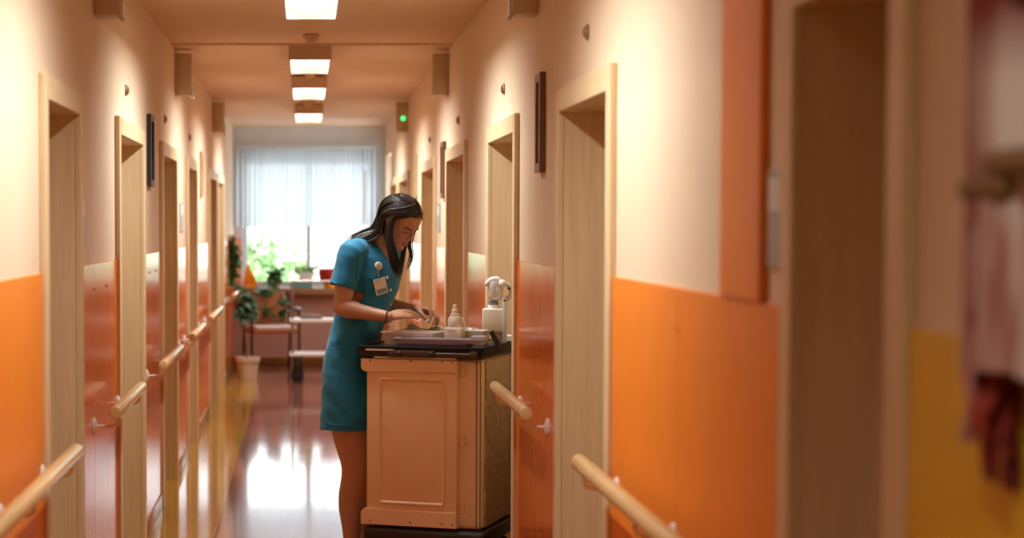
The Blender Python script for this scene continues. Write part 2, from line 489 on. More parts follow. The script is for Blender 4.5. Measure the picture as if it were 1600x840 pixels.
# picture frames
M['glass'] = mat('picture_glass', (0.30, 0.24, 0.22), 0.08, noise_amt=0.5, noise_scale=7)
M['palewood'] = mat('pale_frame_wood', (0.48, 0.33, 0.16), 0.5, noise_amt=0.1)
def picture(x, sgn, y0, y1, z0, z1, frame, label):
    t = empty('picture_frame', (x, (y0 + y1) / 2, z0), label=label, cat='picture', group='framed pictures on the corridor walls')
    h = (y1 - y0) / 2; H = z1 - z0; s = -sgn; w = 0.035; dp = 0.024
    def bx(bm, x0, ya, za, x1, yb, zb, bev=0.002): box(bm, (min(s * x0, s * x1), ya, za), (max(s * x0, s * x1), yb, zb), bev, 1)
    bm = B(); bx(bm, 0, -h, 0, dp, -h + w, H); bx(bm, 0, h - w, 0, dp, h, H); bx(bm, 0, -h + w, 0, dp, h - w, w); bx(bm, 0, -h + w, H - w, dp, h - w, H)
    obj('frame', bm, frame, t, angle=20)
    bm = B(); bx(bm, 0, -h + w - 0.005, w - 0.005, 0.008, h - w + 0.005, H - w + 0.005, 0); obj('picture', bm, M['glass'], t, smooth=False)
picture(XR, 1, 7.34, 7.50, 1.83, 2.21, M['darkbrown'], 'dark brown framed picture beside the pale right doorway')
picture(XL, -1, 10.13, 10.37, 1.83, 2.21, M['black'], 'black framed picture past the second left door')
picture(XL, -1, 15.15, 15.36, 1.85, 2.20, M['palewood'], 'pale framed picture far down the left wall')
picture(XR, 1, 12.53, 12.78, 1.80, 2.17, M['darkbrown'], 'dark framed picture past the third right door')
picture(XR, 1, 15.76, 16.05, 1.85, 2.20, M['palewood'], 'pale framed picture far down the right wall, above the head')

# door signs and notices
M['grey_sign'] = mat('grey_sign', (0.36, 0.36, 0.36), 0.4, noise_amt=0.1)
M['paper'] = mat('paper_sheet', (0.72, 0.70, 0.66), 0.6, noise_amt=0.03)
def sign(x, sgn, y0, y1, z0, z1, label, m2='paper'):
    t = empty('door_sign', (x, (y0 + y1) / 2, z0), label=label, cat='sign', group='small signs beside the doors')
    h = (y1 - y0) / 2; H = z1 - z0; s = -sgn
    bm = B(); box(bm, (min(0, s * 0.008), -h, 0), (max(0, s * 0.008), h, H), 0.002, 1); obj('plate', bm, M['grey_sign'], t, angle=20)
    bm = B(); box(bm, (min(s * 0.006, s * 0.0095), -h + 0.015, H * 0.58), (max(s * 0.006, s * 0.0095), h - 0.015, H - 0.015)); obj('insert', bm, M[m2], t, smooth=False)
sign(XR, 1, 3.655, 3.775, 1.545, 1.735, 'grey notice beside the brown door, right of the orange upright strip')
sign(XL, -1, 7.08, 7.22, 1.54, 1.74, 'thin grey sign beside the nearest left door')
sign(XL, -1, 12.75, 13.0, 1.58, 1.77, 'thin grey sign far down the left wall between two doors')
sign(XR, 1, 13.05, 13.3, 1.58, 1.77, 'thin sign on the right wall behind the hanging hair')

# ------------------------------------------------------------------ handrails
def handrail(x, sgn, y0, y1, z, label, off=0.095):
    t = empty('handrail', (x, (y0 + y1) / 2, z), label=label, cat='handrail', group='round wooden handrails between the doors')
    h = (y1 - y0) / 2; s = -sgn; r = 0.0245
    bm = B(); rot = Matrix.Translation((s * off, -h, 0)) @ Matrix.Rotation(-pi / 2, 4, 'X')
    L = 2 * h
    lathe(bm, [(r - 0.004, 0), (r - 0.001, 0.0015), (r, 0.005), (r, L - 0.005), (r - 0.001, L - 0.0015), (r - 0.004, L)], 24, rot)
    obj('rail', bm, M['railwood'], t, angle=50)
    ys = [-h + 0.12, h - 0.12] + ([0] if L > 1.4 else [])
    if L < 0.5: ys = [0]
    for yy in ys:
        bm = B()
        pts = [(s * 0.004, yy, -0.062), (s * (off - 0.03), yy, -0.062), (s * (off - 0.008), yy, -0.056), (s * off, yy, -0.042), (s * off, yy, -0.018)]
        tube(bm, spline(pts, 12), 0.0065, 10)
        obj('bracket', bm, M['metal_white'], t)
        bm = B(); lathe(bm, [(0.034, 0), (0.034, 0.004), (0.026, 0.009), (0.012, 0.013)], 20, Matrix.Translation((0, yy, -0.062)) @ Matrix.Rotation(-sgn * pi / 2, 4, 'Y'))
        obj('rosette', bm, M['metal_white'], t)
XW = 0.009
handrail(XL + XW, -1, 4.2, 6.12, 0.905, 'wooden handrail at the lower left edge, nearest on the left wall')
handrail(XL + XW, -1, 7.35, 8.55, 0.905, 'wooden handrail between the first and second left doors')
handrail(XL + XW, -1, 9.85, 11.2, 0.905, 'wooden handrail between the second and third left doors')
handrail(XL + XW, -1, 12.35, 13.75, 0.905, 'wooden handrail between the third and fourth left doors')
handrail(XL + XW, -1, 14.7, 16.6, 0.905, 'wooden handrail past the fourth left door')
handrail(XL + XW, -1, 19.5, 20.4, 0.905, 'farthest handrail on the left wall beside the climbing plant')
handrail(XR - XW, 1, 3.72, 5.67, 0.925, 'wooden handrail at the lower right, nearest on the right wall')
handrail(XR - XW, 1, 7.03, 8.20, 0.935, 'short wooden handrail in front of the cart')
handrail(XR - XW, 1, 9.7, 10.85, 0.93, 'wooden handrail behind the cart')
handrail(XR - XW, 1, 15.15, 17.2, 0.93, 'pale handrail seen between the dress and the hands')

# ------------------------------------------------------------------ the far window, curtain and what stands outside
M['winframe'] = mat('white_window_frame', (0.62, 0.66, 0.68), 0.4, noise_amt=0.02)
M['winglass'] = bpy.data.materials.new('window_glass'); M['winglass'].use_nodes = True
_nt = M['winglass'].node_tree
for _n in list(_nt.nodes): _nt.nodes.remove(_n)
_t = _nt.nodes.new('ShaderNodeBsdfTransparent'); _g = _nt.nodes.new('ShaderNodeBsdfGlossy'); _g.inputs['Roughness'].default_value = 0.02
_m = _nt.nodes.new('ShaderNodeMixShader'); _m.inputs[0].default_value = 0.05; _o = _nt.nodes.new('ShaderNodeOutputMaterial')
_nt.links.new(_t.outputs[0], _m.inputs[1]); _nt.links.new(_g.outputs[0], _m.inputs[2]); _nt.links.new(_m.outputs[0], _o.inputs[0])

win = empty('window_1', ((WX0 + WX1) / 2, Y1 + 0.14, WZ0), kind='structure')
hw = (WX1 - WX0) / 2; hh = WZ1 - WZ0
bm = B()
for x0, x1 in ((-hw, -hw + 0.06), (hw - 0.06, hw), (-0.03, 0.03)): box(bm, (x0, -0.035, 0), (x1, 0.035, hh), 0.004, 1)
for z0, z1 in ((0, 0.07), (hh - 0.07, hh)): box(bm, (-hw + 0.06, -0.03, z0), (hw - 0.06, 0.03, z1), 0.004, 1)
obj('window_frame', bm, M['winframe'], win, angle=20)
bm = B(); box(bm, (-hw + 0.05, -0.004, 0.06), (hw - 0.05, 0.004, hh - 0.06)); obj('pane', bm, M['winglass'], win, smooth=False)
# sash swung inwards on the right
bm = B()
box(bm, (0.625, -0.52, 0.75), (0.665, -0.46, 1.33), 0.006, 1)
bm2 = B(); box(bm, (0.628, -0.46, 0.75), (0.662, -0.10, 0.80), 0.004, 1); box(bm, (0.628, -0.46, 1.28), (0.662, -0.10, 1.33), 0.004, 1)
bm2.free()
obj('sash', bm, M['winframe'], win, angle=20)

added_win = empty('added_window_2', (XR + 0.22, (SW0 + SW1) / 2, WZ0), kind='structure')  # made-up side window, added to bring daylight to the far end
bm = B(); h2 = (SW1 - SW0) / 2
for y0, y1 in ((-h2, -h2 + 0.06), (h2 - 0.06, h2), (-0.03, 0.03)): box(bm, (-0.035, y0, 0), (0.035, y1, hh), 0.004, 1)
for z0, z1 in ((0, 0.07), (hh - 0.07, hh)): box(bm, (-0.03, -h2 + 0.06, z0), (0.03, h2 - 0.06, z1), 0.004, 1)
obj('window_frame', bm, M['winframe'], added_win, angle=20)
bm = B(); box(bm, (-0.004, -h2 + 0.05, 0.06), (0.004, h2 - 0.05, hh - 0.06)); obj('pane', bm, M['winglass'], added_win, smooth=False)
# window board
M['board'] = mat('window_board_brown', (0.34, 0.17, 0.08), 0.35, noise_amt=0.15, stretch=(1, 8, 8))
bm = B(); box(bm, (XL, Y1 - 0.26, WZ0 - 0.075), (XR, Y1 + 0.1, WZ0), 0.008, 2); tag(obj('trim_40', bm, M['board']), kind='structure')
SILL = WZ0

def curtain_mat():
    m = bpy.data.materials.new('sheer_curtain'); m.use_nodes = True
    nt = m.node_tree
    for n in list(nt.nodes): nt.nodes.remove(n)
    tr = nt.nodes.new('ShaderNodeBsdfTransparent'); tl = nt.nodes.new('ShaderNodeBsdfTranslucent'); df = nt.nodes.new('ShaderNodeBsdfDiffuse')
    tl.inputs[0].default_value = (0.53, 0.575, 0.60, 1); df.inputs[0].default_value = (0.9, 0.9, 0.9, 1)
    a = nt.nodes.new('ShaderNodeMixShader'); a.inputs[0].default_value = 0.22
    nt.links.new(tl.outputs[0], a.inputs[1]); nt.links.new(df.outputs[0], a.inputs[2])
    b = nt.nodes.new('ShaderNodeMixShader')
    tc = nt.nodes.new('ShaderNodeTexCoord'); wv = nt.nodes.new('ShaderNodeTexNoise'); wv.inputs['Scale'].default_value = 30
    mp = nt.nodes.new('ShaderNodeMapping'); mp.inputs['Scale'].default_value = (1, 1, 0.02)
    nt.links.new(tc.outputs['Object'], mp.inputs[0]); nt.links.new(mp.outputs[0], wv.inputs['Vector'])
    mr = nt.nodes.new('ShaderNodeMapRange'); mr.inputs['To Min'].default_value = 0.91; mr.inputs['To Max'].default_value = 0.995
    nt.links.new(wv.outputs['Fac'], mr.inputs['Value']); nt.links.new(mr.outputs[0], b.inputs[0])
    nt.links.new(tr.outputs[0], b.inputs[1]); nt.links.new(a.outputs[0], b.inputs[2])
    o = nt.nodes.new('ShaderNodeOutputMaterial'); nt.links.new(b.outputs[0], o.inputs[0])
    return m
M['curtain'] = curtain_mat()
cur = empty('curtain', (0.03, Y1 - 0.12, 2.50), label='sheer white pleated curtain over the upper half of the far window', cat='curtain')
bm = B(); N = 260; x0, x1 = -0.83, 0.80
rows = []
for r in range(9):
    z = -0.90 * r / 8
    rows.append([bm.verts.new((x0 + (x1 - x0) * k / N, 0.022 * sin(k * 0.72 + 0.25 * sin(k * .11)) * (0.6 + 0.5 * r / 8) + 0.008 * sin(k * 1.9), z + (0.012 * sin(k * .3) if r == 8 else 0))) for k in range(N + 1)])
for a, b in zip(rows, rows[1:]):
    for k in range(N): bm.faces.new((a[k], a[k + 1], b[k + 1], b[k]))
obj('cloth', bm, M['curtain'], cur)
bm = B(); box(bm, (XL - 0.03 + 0.005, -0.02, 0.0), (XR - 0.03 - 0.05, 0.02, 0.03), 0.006, 1); obj('rail', bm, M['winframe'], cur)

def leaf_mat(name, c, tr=0.3):
    m = mat(name, c, 0.45, noise_amt=0.35, noise_scale=9)
    b = m.node_tree.nodes['Principled BSDF']; b.inputs['Subsurface Weight'].default_value = 0.0
    return m
M['leaf'] = leaf_mat('leaf_green', (0.06, 0.16, 0.035))
M['leaf2'] = leaf_mat('leaf_bluish', (0.10, 0.19, 0.11))
M['tree'] = leaf_mat('tree_green', (0.42, 0.62, 0.30))
M['bark'] = mat('bark', (0.10, 0.07, 0.04), 0.8, noise_amt=0.3)
M['terracotta'] = mat('terracotta', (0.55, 0.17, 0.06), 0.6, noise_amt=0.1)
M['creampot'] = mat('cream_pot', (0.75, 0.62, 0.48), 0.45, noise_amt=0.03)

def add_leaf(bm, p, d, n, L, w):
    d = d.normalized(); s = d.cross(n)
    s = s.normalized() if s.length > 1e-4 else d.orthogonal().normalized()
    n = s.cross(d)
    prof = [(0, 0.0, 0), (0.15, 0.75, .02), (0.42, 1.0, .05), (0.75, 0.6, .02), (1.0, 0.0, -0.10)]
    mid = [bm.verts.new(p + d * (t * L) + n * (h * L - 0.03 * L)) for t, _, h in prof]
    lf = [bm.verts.new(p + d * (t * L) + s * (q * w) + n * (h * L + .05 * L)) for t, q, h in prof[1:-1]]
    rt = [bm.verts.new(p + d * (t * L) - s * (q * w) + n * (h * L + .05 * L)) for t, q, h in prof[1:-1]]
    for side in (lf, rt):
        bm.faces.new((mid[0], mid[1], side[0])) ; bm.faces.new((mid[-2], mid[-1], side[-1]))
        for i in range(2): bm.faces.new((mid[i + 1], mid[i + 2], side[i + 1], side[i]))

def foliage(rng, paths, n, L, spread, origin):
    bm = B()
    for k in range(n):
        pts = rng.choice(paths); t = rng.random() * (len(pts) - 1); i = min(int(t), len(pts) - 2)
        p = pts[i].lerp(pts[i + 1], t - i) + Vector((rng.gauss(0, spread), rng.gauss(0, spread * .7), rng.gauss(0, spread)))
        d = Vector((rng.gauss(0, 1), rng.gauss(-0.4, 0.8), rng.gauss(-0.3, 0.7)))
        l = L * rng.uniform(0.6, 1.25)
        add_leaf(bm, p - origin, d, Vector((rng.gauss(0, .4), rng.gauss(-.6, .4), 1)), l, l * 0.36)
    return bm
def stems(paths, origin, r=0.005):
    bm = B()
    for p in paths: tube(bm, [q - origin for q in spline(p, 10)], r, 6)
    return bm
rng = random.Random(4)

def pot(bm, r0, r1, h, n=24):
    lathe(bm, [(r0, 0), (r1 * 0.97, h * 0.8), (r1 * 1.05, h * 0.8), (r1 * 1.06, h), (r1 * 0.92, h), (r1 * 0.88, h * 0.86)], n)

# climbing plant in the floor pot
D = 20.3
o = P(387, 585, D); o.z = 0
pl = empty('climbing_plant', o, label='climbing plant with dark stem in a cream pot on the floor by the left wall', cat='plant')
bm = B(); pot(bm, 0.095, 0.125, 0.225); obj('pot', bm, M['creampot'], pl)
bm = B(); lathe(bm, [(0.10, 0.17), (0.11, 0.19), (0.02, 0.20)], 20); obj('soil', bm, M['bark'], pl)
pth = [[P(386, 565, D), P(383, 530, D), P(381, 500, D), P(384, 470, D), P(388, 455, D)], [P(382, 505, D), P(377, 490, D), P(376, 478, D)], [P(383, 500, D), P(390, 485, D), P(392, 470, D)]]
obj('stem', stems(pth, o, 0.009), M['bark'], pl)
pu = [[P(377, 495, D), P(379, 480, D), P(388, 465, D), P(392, 457, D)], [P(374, 488, D), P(385, 493, D), P(394, 480, D)]]
obj('foliage', foliage(rng, pu, 110, 0.10, 0.026, o), M['leaf2'], pl)

# hanging vine at the left wall
D = 20.8
o = P(357, 375, D)
pl = empty('hanging_plant', o, label='dark green vine trailing down the left wall at the window', cat='plant')
pth = [[P(358, 375, D), P(356, 400, D), P(359, 430, D), P(367, 452, D)], [P(356, 378, D), P(353, 410, D), P(356, 440, D)], [P(360, 380, D), P(366, 405, D), P(364, 425, D)]]
obj('stem', stems(pth, o), M['bark'], pl)
obj('foliage', foliage(rng, pth, 190, 0.095, 0.026, o), M['leaf'], pl)
bm = B(); lathe(bm, [(0.035, -0.02), (0.055, 0.06), (0.05, 0.06), (0.04, 0.0)], 18); obj('pot', bm, M['creampot'], pl)

# plants and things on the window board
def on_sill(u, D=22.02):
    p = P(u, 450, D); p.z = SILL; return p
o = on_sill(427)
pl = empty('potted_plant', o, label='bushy green plant in a terracotta pot on the window board, trailing over the chair', cat='plant')
bm = B(); pot(bm, 0.055, 0.078, 0.12); obj('pot', bm, M['terracotta'], pl)
D = 21.95
pth = [[P(428, 440, D), P(424, 430, D), P(422, 425, D)], [P(430, 438, D), P(432, 428, D), P(436, 424, D)],
       [P(427, 438, 21.85), P(416, 452, 21.60), P(404, 458, 21.60)], [P(430, 440, 21.85), P(440, 460, 21.60), P(445, 478, 21.60), P(440, 490, 21.60)], [P(424, 440, 21.85), P(418, 465, 21.60), P(415, 485, 21.60), P(424, 488, 21.60)]]
obj('stem', stems(pth, o), M['bark'], pl)
obj('foliage', foliage(rng, pth[:2] * 2 + [pth[2]] * 2 + [pth[3], pth[3]] + [[P(440, 465, 21.60), P(446, 480, 21.60), P(440, 492, 21.60)], [P(405, 457, 21.60), P(422, 460, 21.60)]] + [[P(412, 488, 21.60), P(424, 486, 21.60)]], 165, 0.085, 0.020, o), M['leaf'], pl)

M['amber'] = mat('orange_paper', (0.95, 0.40, 0.03), 0.5, noise_amt=0.06, noise_scale=14)
o = on_sill(391)
t = empty('paper_flower', o, label='bright orange pointed paper decoration standing on the window board', cat='decoration')
bm = B()
for (dx, h, w, ang) in ((-0.03, 0.29, 0.055, 0.1), (0.035, 0.20, 0.055, -0.25)):
    rs = []
    for k in range(7):
        q = k / 6; ww = w * (0.75 + 0.5 * q - 1.25 * q ** 2.2)
        rs.append([Vector((dx + ang * q * 0.1 + max(ww, .002) * cos(a), max(ww, .002) * 0.4 * sin(a), h * q)) for a in [2 * pi * j / 14 for j in range(14)]])
    skin_rings(bm, rs)
obj('petals', bm, M['amber'], t)
bm = B(); lathe(bm, [(0.06, 0), (0.065, 0.02), (0.05, 0.025)], 20); obj('foot', bm, M['amber'], t)

o = on_sill(478)
pl = empty('potted_plant', o, label='small bright green plant in a white planter on the window board', cat='plant')
bm = B(); box(bm, (-0.08, -0.06, 0), (0.08, 0.06, 0.17), 0.012, 2); box(bm, (-0.085, -0.065, 0.15), (0.085, 0.065, 0.175), 0.008, 2); obj('planter', bm, M['white'], pl)
pth = [[o + Vector((x, 0, 0.17)), o + Vector((x * 1.4, -0.01, 0.21)), o + Vector((x * 1.9, -0.02, 0.245))] for x in (-0.06, -0.02, 0.02, 0.05)]
obj('stem', stems(pth, o, 0.003), M['leaf'], pl)
obj('foliage', foliage(rng, pth, 90, 0.06, 0.014, o), M['tree'], pl)

M['redpot'] = mat('red_glaze', (0.42, 0.03, 0.02), 0.3, noise_amt=0.15)
o = on_sill(516)
t = empty('bowl', o, label='dark red round pot on the window board behind the dress sleeve', cat='bowl')
bm = B(); lathe(bm, [(0.08, 0.05), (0.125, 0.09), (0.14, 0.16), (0.135, 0.22), (0.125, 0.225), (0.11, 0.21)], 26); obj('body', bm, M['redpot'], t)
bm = B(); lathe(bm, [(0.07, 0), (0.085, 0.055), (0.06, 0.055)], 22); obj('foot', bm, M['amber'], t)
M['teal'] = mat('teal_card', (0.16, 0.38, 0.36), 0.5, noise_amt=0.1)
o = on_sill(472, 21.94)
t = empty('book', o, 0.0, label='teal book lying on the window board beneath the white planter', cat='book')
# lies in front of the planter
bm = B(); box(bm, (-0.13, -0.008, 0), (0.12, 0.008, 0.07), 0.004, 1); obj('cover', bm, M['teal'], t)
bm = B(); box(bm, (-0.124, -0.006, 0.066), (0.116, 0.006, 0.073)); obj('pages', bm, M['paper'], t, smooth=False)
for _c in [t]: _c['label'] = 'teal book propped on the window board against the white planter'
t.location.y = 21.945

# chair by the window
M['uphol'] = mat('terracotta_upholstery', (0.50, 0.17, 0.06), 0.8, noise_amt=0.1, bump=0.2, bump_scale=200)
M['seatpad'] = mat('pale_seat_pad', (0.86, 0.84, 0.82), 0.85, noise_amt=0.05)
M['chairmetal'] = mat('dark_chair_tube', (0.035, 0.022, 0.018), 0.35, noise_amt=0.1)
c = P(424, 500, 21.45); c.z = 0
ch = empty('armchair', c, radians(14), label='armchair with orange-brown back and pale seat pad by the window', cat='chair')
sw, sd = 0.235, 0.22
for sx in (-1, 1):
    bm = B(); tube(bm, spline([(sx * 0.27, -sd, 0), (sx * 0.27, -sd + 0.01, 0.35), (sx * 0.27, -sd + 0.01, 0.63), (sx * 0.27, -sd + 0.06, 0.665), (sx * 0.27, 0.05, 0.67), (sx * 0.265, sd, 0.68)], 22), 0.0135, 10); obj('leg', bm, M['chairmetal'], ch)
    bm = B(); tube(bm, spline([(sx * 0.265, sd + 0.06, 0), (sx * 0.265, sd, 0.40), (sx * 0.25, sd + 0.06, 0.86)], 14), 0.0135, 10); obj('leg', bm, M['chairmetal'], ch)
    bm = B(); box(bm, (sx * 0.27 - 0.026, -sd - 0.0, 0.675), (sx * 0.27 + 0.026, 0.12, 0.705), 0.012, 3); obj('armrest', bm, M['steel'], ch)
bm = B(); box(bm, (-0.255, -sd - 0.02, 0.42), (0.255, sd, 0.465), 0.018, 3); obj('seat', bm, M['uphol'], ch)
bm = B(); box(bm, (-0.22, -sd, 0.463), (0.24, sd - 0.04, 0.50), 0.017, 3); obj('seat_pad', bm, M['seatpad'], ch)
bm = B(); vs = box(bm, (-0.225, sd + 0.01, 0.52), (0.225, sd + 0.05, 0.87), 0.018, 3)
for v in bm.verts: v.co.y += (v.co.z - 0.52) * 0.13 - 0.35 * (v.co.x ** 2) + 0.02
obj('backrest', bm, M['uphol'], ch)

# trolley
c = P(505, 580, 19.9); c.z = 0
tr = empty('trolley', c, 0.0, label='steel trolley with two white shelves and black castors near the window', cat='trolley')
M['postmetal'] = mat('trolley_steel', (0.34, 0.27, 0.24), 0.3, metal=0.7, noise_amt=0.05)
tw, td = 0.32, 0.2
for sx in (-1, 1):
    for sy in (-1, 1):
        bm = B(); tube(bm, [(sx * tw, sy * td, 0.13), (sx * tw, sy * td, 1.0)], 0.011, 10); obj('post', bm, M['postmetal'], tr)
        bm = B()
        lathe(bm, [(0.03, -0.016), (0.062, -0.014), (0.066, -0.008), (0.066, 0.008), (0.062, 0.014), (0.03, 0.016)], 20, Matrix.Translation((sx * (tw - 0.05), sy * td, 0.066)) @ Matrix.Rotation(pi / 2, 4, 'X'))
        box(bm, (sx * (tw - 0.05) - 0.022, sy * td - 0.026, 0.06), (sx * (tw - 0.05) + 0.022, sy * td - 0.018, 0.14)); box(bm, (sx * (tw - 0.05) - 0.022, sy * td + 0.018, 0.06), (sx * (tw - 0.05) + 0.022, sy * td + 0.026, 0.14))
        box(bm, (sx * (tw - 0.05) - 0.04, sy * td - 0.03, 0.13), (sx * (tw - 0.05) + 0.06, sy * td + 0.03, 0.26), 0.01)
        obj('castor', bm, M['black'], tr)
for z in (0.27, 0.62):
    bm = B(); box(bm, (-tw - 0.03, -td - 0.02, z), (tw + 0.03, td + 0.02, z + 0.035), 0.008, 2); obj('shelf', bm, M['white'], tr)
bm = B(); tube(bm, spline([(-tw, -td, 0.99), (-tw + 0.0, -td, 1.03), (-tw + 0.02, -td, 1.045), (0, -td, 1.045), (tw - 0.02, -td, 1.045), (tw, -td, 1.03), (tw, -td, 0.99)], 26), 0.011, 10); obj('push_handle', bm, M['postmetal'], tr)
c2 = P(484, 496, 19.9); c2.z = 0.655
t = empty('folded_blanket', c2, label='grey-brown folded cloth on the upper shelf of the trolley', cat='blanket')
M['taupe'] = mat('taupe_cloth', (0.20, 0.15, 0.12), 0.9, noise_amt=0.15)
bm = B(); box(bm, (-0.10, -0.13, 0), (0.13, 0.13, 0.05), 0.022, 3)
for v in bm.verts: v.co.z *= 1 - 0.4 * max(0, (v.co.x)) / 0.13
obj('cloth', bm, M['taupe'], t)

# trees outside the window
for k, (x, y, h, r, lab) in enumerate(((-0.9, 30.5, 2.2, 0.9, 'pale green tree seen through the left half of the far window'), (2.0, 34.0, 3.0, 1.1, 'pale green tree seen through the right half of the far window'))):
    o = Vector((x, y, -3.2))
    t = empty('tree', o, label=lab, cat='tree', group='trees outside the far window')
    bm = B(); tube(bm, spline([(0, 0, 0), (0.08, 0, 1.6), (-0.05, 0, 3.6)], 10), [0.14 - 0.009 * q for q in range(10)], 10); obj('trunk', bm, M['bark'], t)
    bm = B()
    for q in range(900):
        d = Vector((rng.gauss(0, 1), rng.gauss(0, 1), rng.gauss(0, 1))).normalized() * (rng.random() ** 0.4)
        p = Vector((d.x * r, d.y * r, 3.4 + h * 0.3 + d.z * r * 0.9)) + Vector((rng.gauss(0, .1), 0, rng.gauss(0, .1)))
        add_leaf(bm, p, Vector((rng.gauss(0, 1), rng.gauss(0, 1), rng.gauss(-.3, 1))), Vector((0, -.3, 1)), 0.2, 0.07)
    obj('foliage', bm, M['tree'], t)

# ------------------------------------------------------------------ the cart
M['cart'] = mat('cart_peach_plastic', (0.88, 0.62, 0.37), 0.42, noise_amt=0.03, noise_scale=6, bump=0.05, bump_scale=220)
def scuffed():
    m = bpy.data.materials.new('scuffed_side_panel'); m.use_nodes = True
    nt = m.node_tree; b = nt.nodes['Principled BSDF']; b.inputs['Roughness'].default_value = 0.3
    tc = nt.nodes.new('ShaderNodeTexCoord'); mp = nt.nodes.new('ShaderNodeMapping'); mp.inputs['Scale'].default_value = (30, 30, 9)
    nt.links.new(tc.outputs['Object'], mp.inputs[0])
    nz = nt.nodes.new('ShaderNodeTexNoise'); nz.inputs['Scale'].default_value = 3.0; nz.inputs['Detail'].default_value = 6; nz.inputs['Roughness'].default_value = 0.7
    nt.links.new(mp.outputs[0], nz.inputs['Vector'])
    rp = nt.nodes.new('ShaderNodeValToRGB'); e = rp.color_ramp.elements
    e[0].position = 0.36; e[0].color = (0.11, 0.08, 0.05, 1); e[1].position = 0.60; e[1].color = (0.58, 0.45, 0.28, 1)
    nt.links.new(nz.outputs['Fac'], rp.inputs['Fac']); nt.links.new(rp.outputs['Color'], b.inputs['Base Color'])
    return m
M['scuff'] = scuffed()
M['gunmetal'] = mat('brown_grey_metal', (0.075, 0.048, 0.036), 0.45, metal=0.2, noise_amt=0.1)
M['bluewhite'] = mat('bluish_white_plastic', (0.60, 0.64, 0.70), 0.35, noise_amt=0.03)
CW_, CL_ = 0.577, 0.63
ROT = radians(-20)
e1 = Vector((cos(ROT), sin(ROT), 0)); e2 = Vector((-sin(ROT), cos(ROT), 0))
CN = P(752, 700, 8.57); CN.z = 0
CC = CN - e1 * CW_ / 2 + e2 * CL_ / 2
cart = empty('medical_cart', CC, ROT, label='peach plastic medical cart with a black worktop, in front of the person', cat='cart')
def cz(v): return P(600, v, 8.66).z
def cx(u):     # local x of a pixel column on the cart's front face
    for k in range(40): pass
    lo, hi = -0.6, 0.6
    for _ in range(40):
        m_ = (lo + hi) / 2; p = CC + e1 * m_ - e2 * CL_ / 2
        uu = U0 + FPX * p.x / (p.y * cos(PITCH))
        if uu < u: lo = m_
        else: hi = m_
    return lo
hwc, hlc = CW_ / 2, CL_ / 2
ZT = cz(541)             # worktop upper edge
zb0, zb1 = cz(826), cz(560)
xl = cx(573); x714 = cx(715); x743 = cx(743)
# body
bm = B(); box(bm, (xl, -hlc + 0.035, zb0), (hwc - 0.004, hlc, zb1), 0.022, 4); obj('body', bm, M['cart'], cart)
bm = B(); box(bm, (hwc - 0.006, -hlc + 0.075, zb0 + 0.01), (hwc + 0.002, hlc - 0.09, zb1 - 0.01), 0.002, 1); obj('side_panel', bm, M['scuff'], cart, angle=20)
bm = B(); box(bm, (hwc - 0.03, hlc - 0.085, zb0), (hwc + 0.012, hlc + 0.004, zb1 + 0.0), 0.008, 2); obj('rear_post', bm, M['bluewhite'], cart)
# front door panel with a recessed field
dz0, dz1 = cz(797), cz(583)
bm = B()
yf = -hlc
xa, xb = xl + 0.001, x714
box(bm, (xa, yf, cz(815)), (xb, yf + 0.036, cz(566)), 0.006, 3)
obj('door', bm, M['cart'], cart)
door = cart.children[-1] if cart.children else None
door = [o for o in cart.children if o.name.startswith('door')][0]
bm = B()
fx0, fx1, fz0, fz1 = cx(592), cx(697), cz(790), cz(591)
def rrect(x0, z0, x1, z1, r, y, n=5):
    pts = []
    for (cx_, cz_, a0) in ((x1 - r, z1 - r, 0), (x0 + r, z1 - r, pi / 2), (x0 + r, z0 + r, pi), (x1 - r, z0 + r, 3 * pi / 2)):
        for k in range(n + 1):
            a = a0 + pi / 2 * k / n
            pts.append(Vector((cx_ + r * cos(a), y, cz_ + r * sin(a))))
    return pts
# raised moulding ring around the field
prof = [(0.0, 0.0), (0.002, -0.007), (0.007, -0.009), (0.012, -0.006), (0.016, 0.0005)]
rings = [rrect(fx0 + q, fz0 + q, fx1 - q, fz1 - q, max(0.004, 0.02 - q), yf + h) for q, h in prof]
rs = [ring(bm, r) for r in rings]
for a, b in zip(rs, rs[1:]):
    for i in range(len(a)): j = (i + 1) % len(a); bm.faces.new((a[i], a[j], b[j], b[i]))
obj('moulding', bm, M['cart'], door, angle=60)
def lip(z0, z1, name):
    bm = B()
    pts = []
    x0, x1, r = cx(565), x714 + 0.001, 0.022
    zr = z0 if name == 'upper_lip' else z1
    poly = [(x1, z0), (x1, z1)]
    if name == 'upper_lip':
        poly += [(x0, z1)] + [(x0 + r - r * cos(k * pi / 12), z0 + r - r * sin(k * pi / 12)) for k in range(7)]
    else:
        poly += [(x0 + r - r * sin(k * pi / 12), z1 - r + r * cos(k * pi / 12)) for k in range(7)] + [(x0, z0)]
    a = ring(bm, [Vector((p[0], yf - 0.010, p[1])) for p in poly]); b = ring(bm, [Vector((p[0], yf + 0.03, p[1])) for p in poly])
    n = len(poly)
    bm.faces.new(a); bm.faces.new(b[::-1])
    for i in range(n): j = (i + 1) % n; bm.faces.new((a[i], a[j], b[j], b[i]))
    bmesh.ops.bevel(bm, geom=[e for e in bm.edges if all(abs(v.co.y - (yf - 0.010)) < 1e-5 for v in e.verts)], offset=0.004, segments=2, affect='EDGES')
    l = obj(name, bm, M['cart'], door, angle=40)
    bm = B()
    for u in (580, 643, 693, 709):
        lathe(bm, [(0.0038, 0), (0.0038, 0.0015), (0.001, 0.002)], 8, Matrix.Translation((cx(u), yf - 0.0095, (z0 + z1) / 2 + (0.022 if name == 'upper_lip' else -0.018))) @ Matrix.Rotation(pi / 2, 4, 'X'))
    s = obj('screws', bm, M['black'], cart)
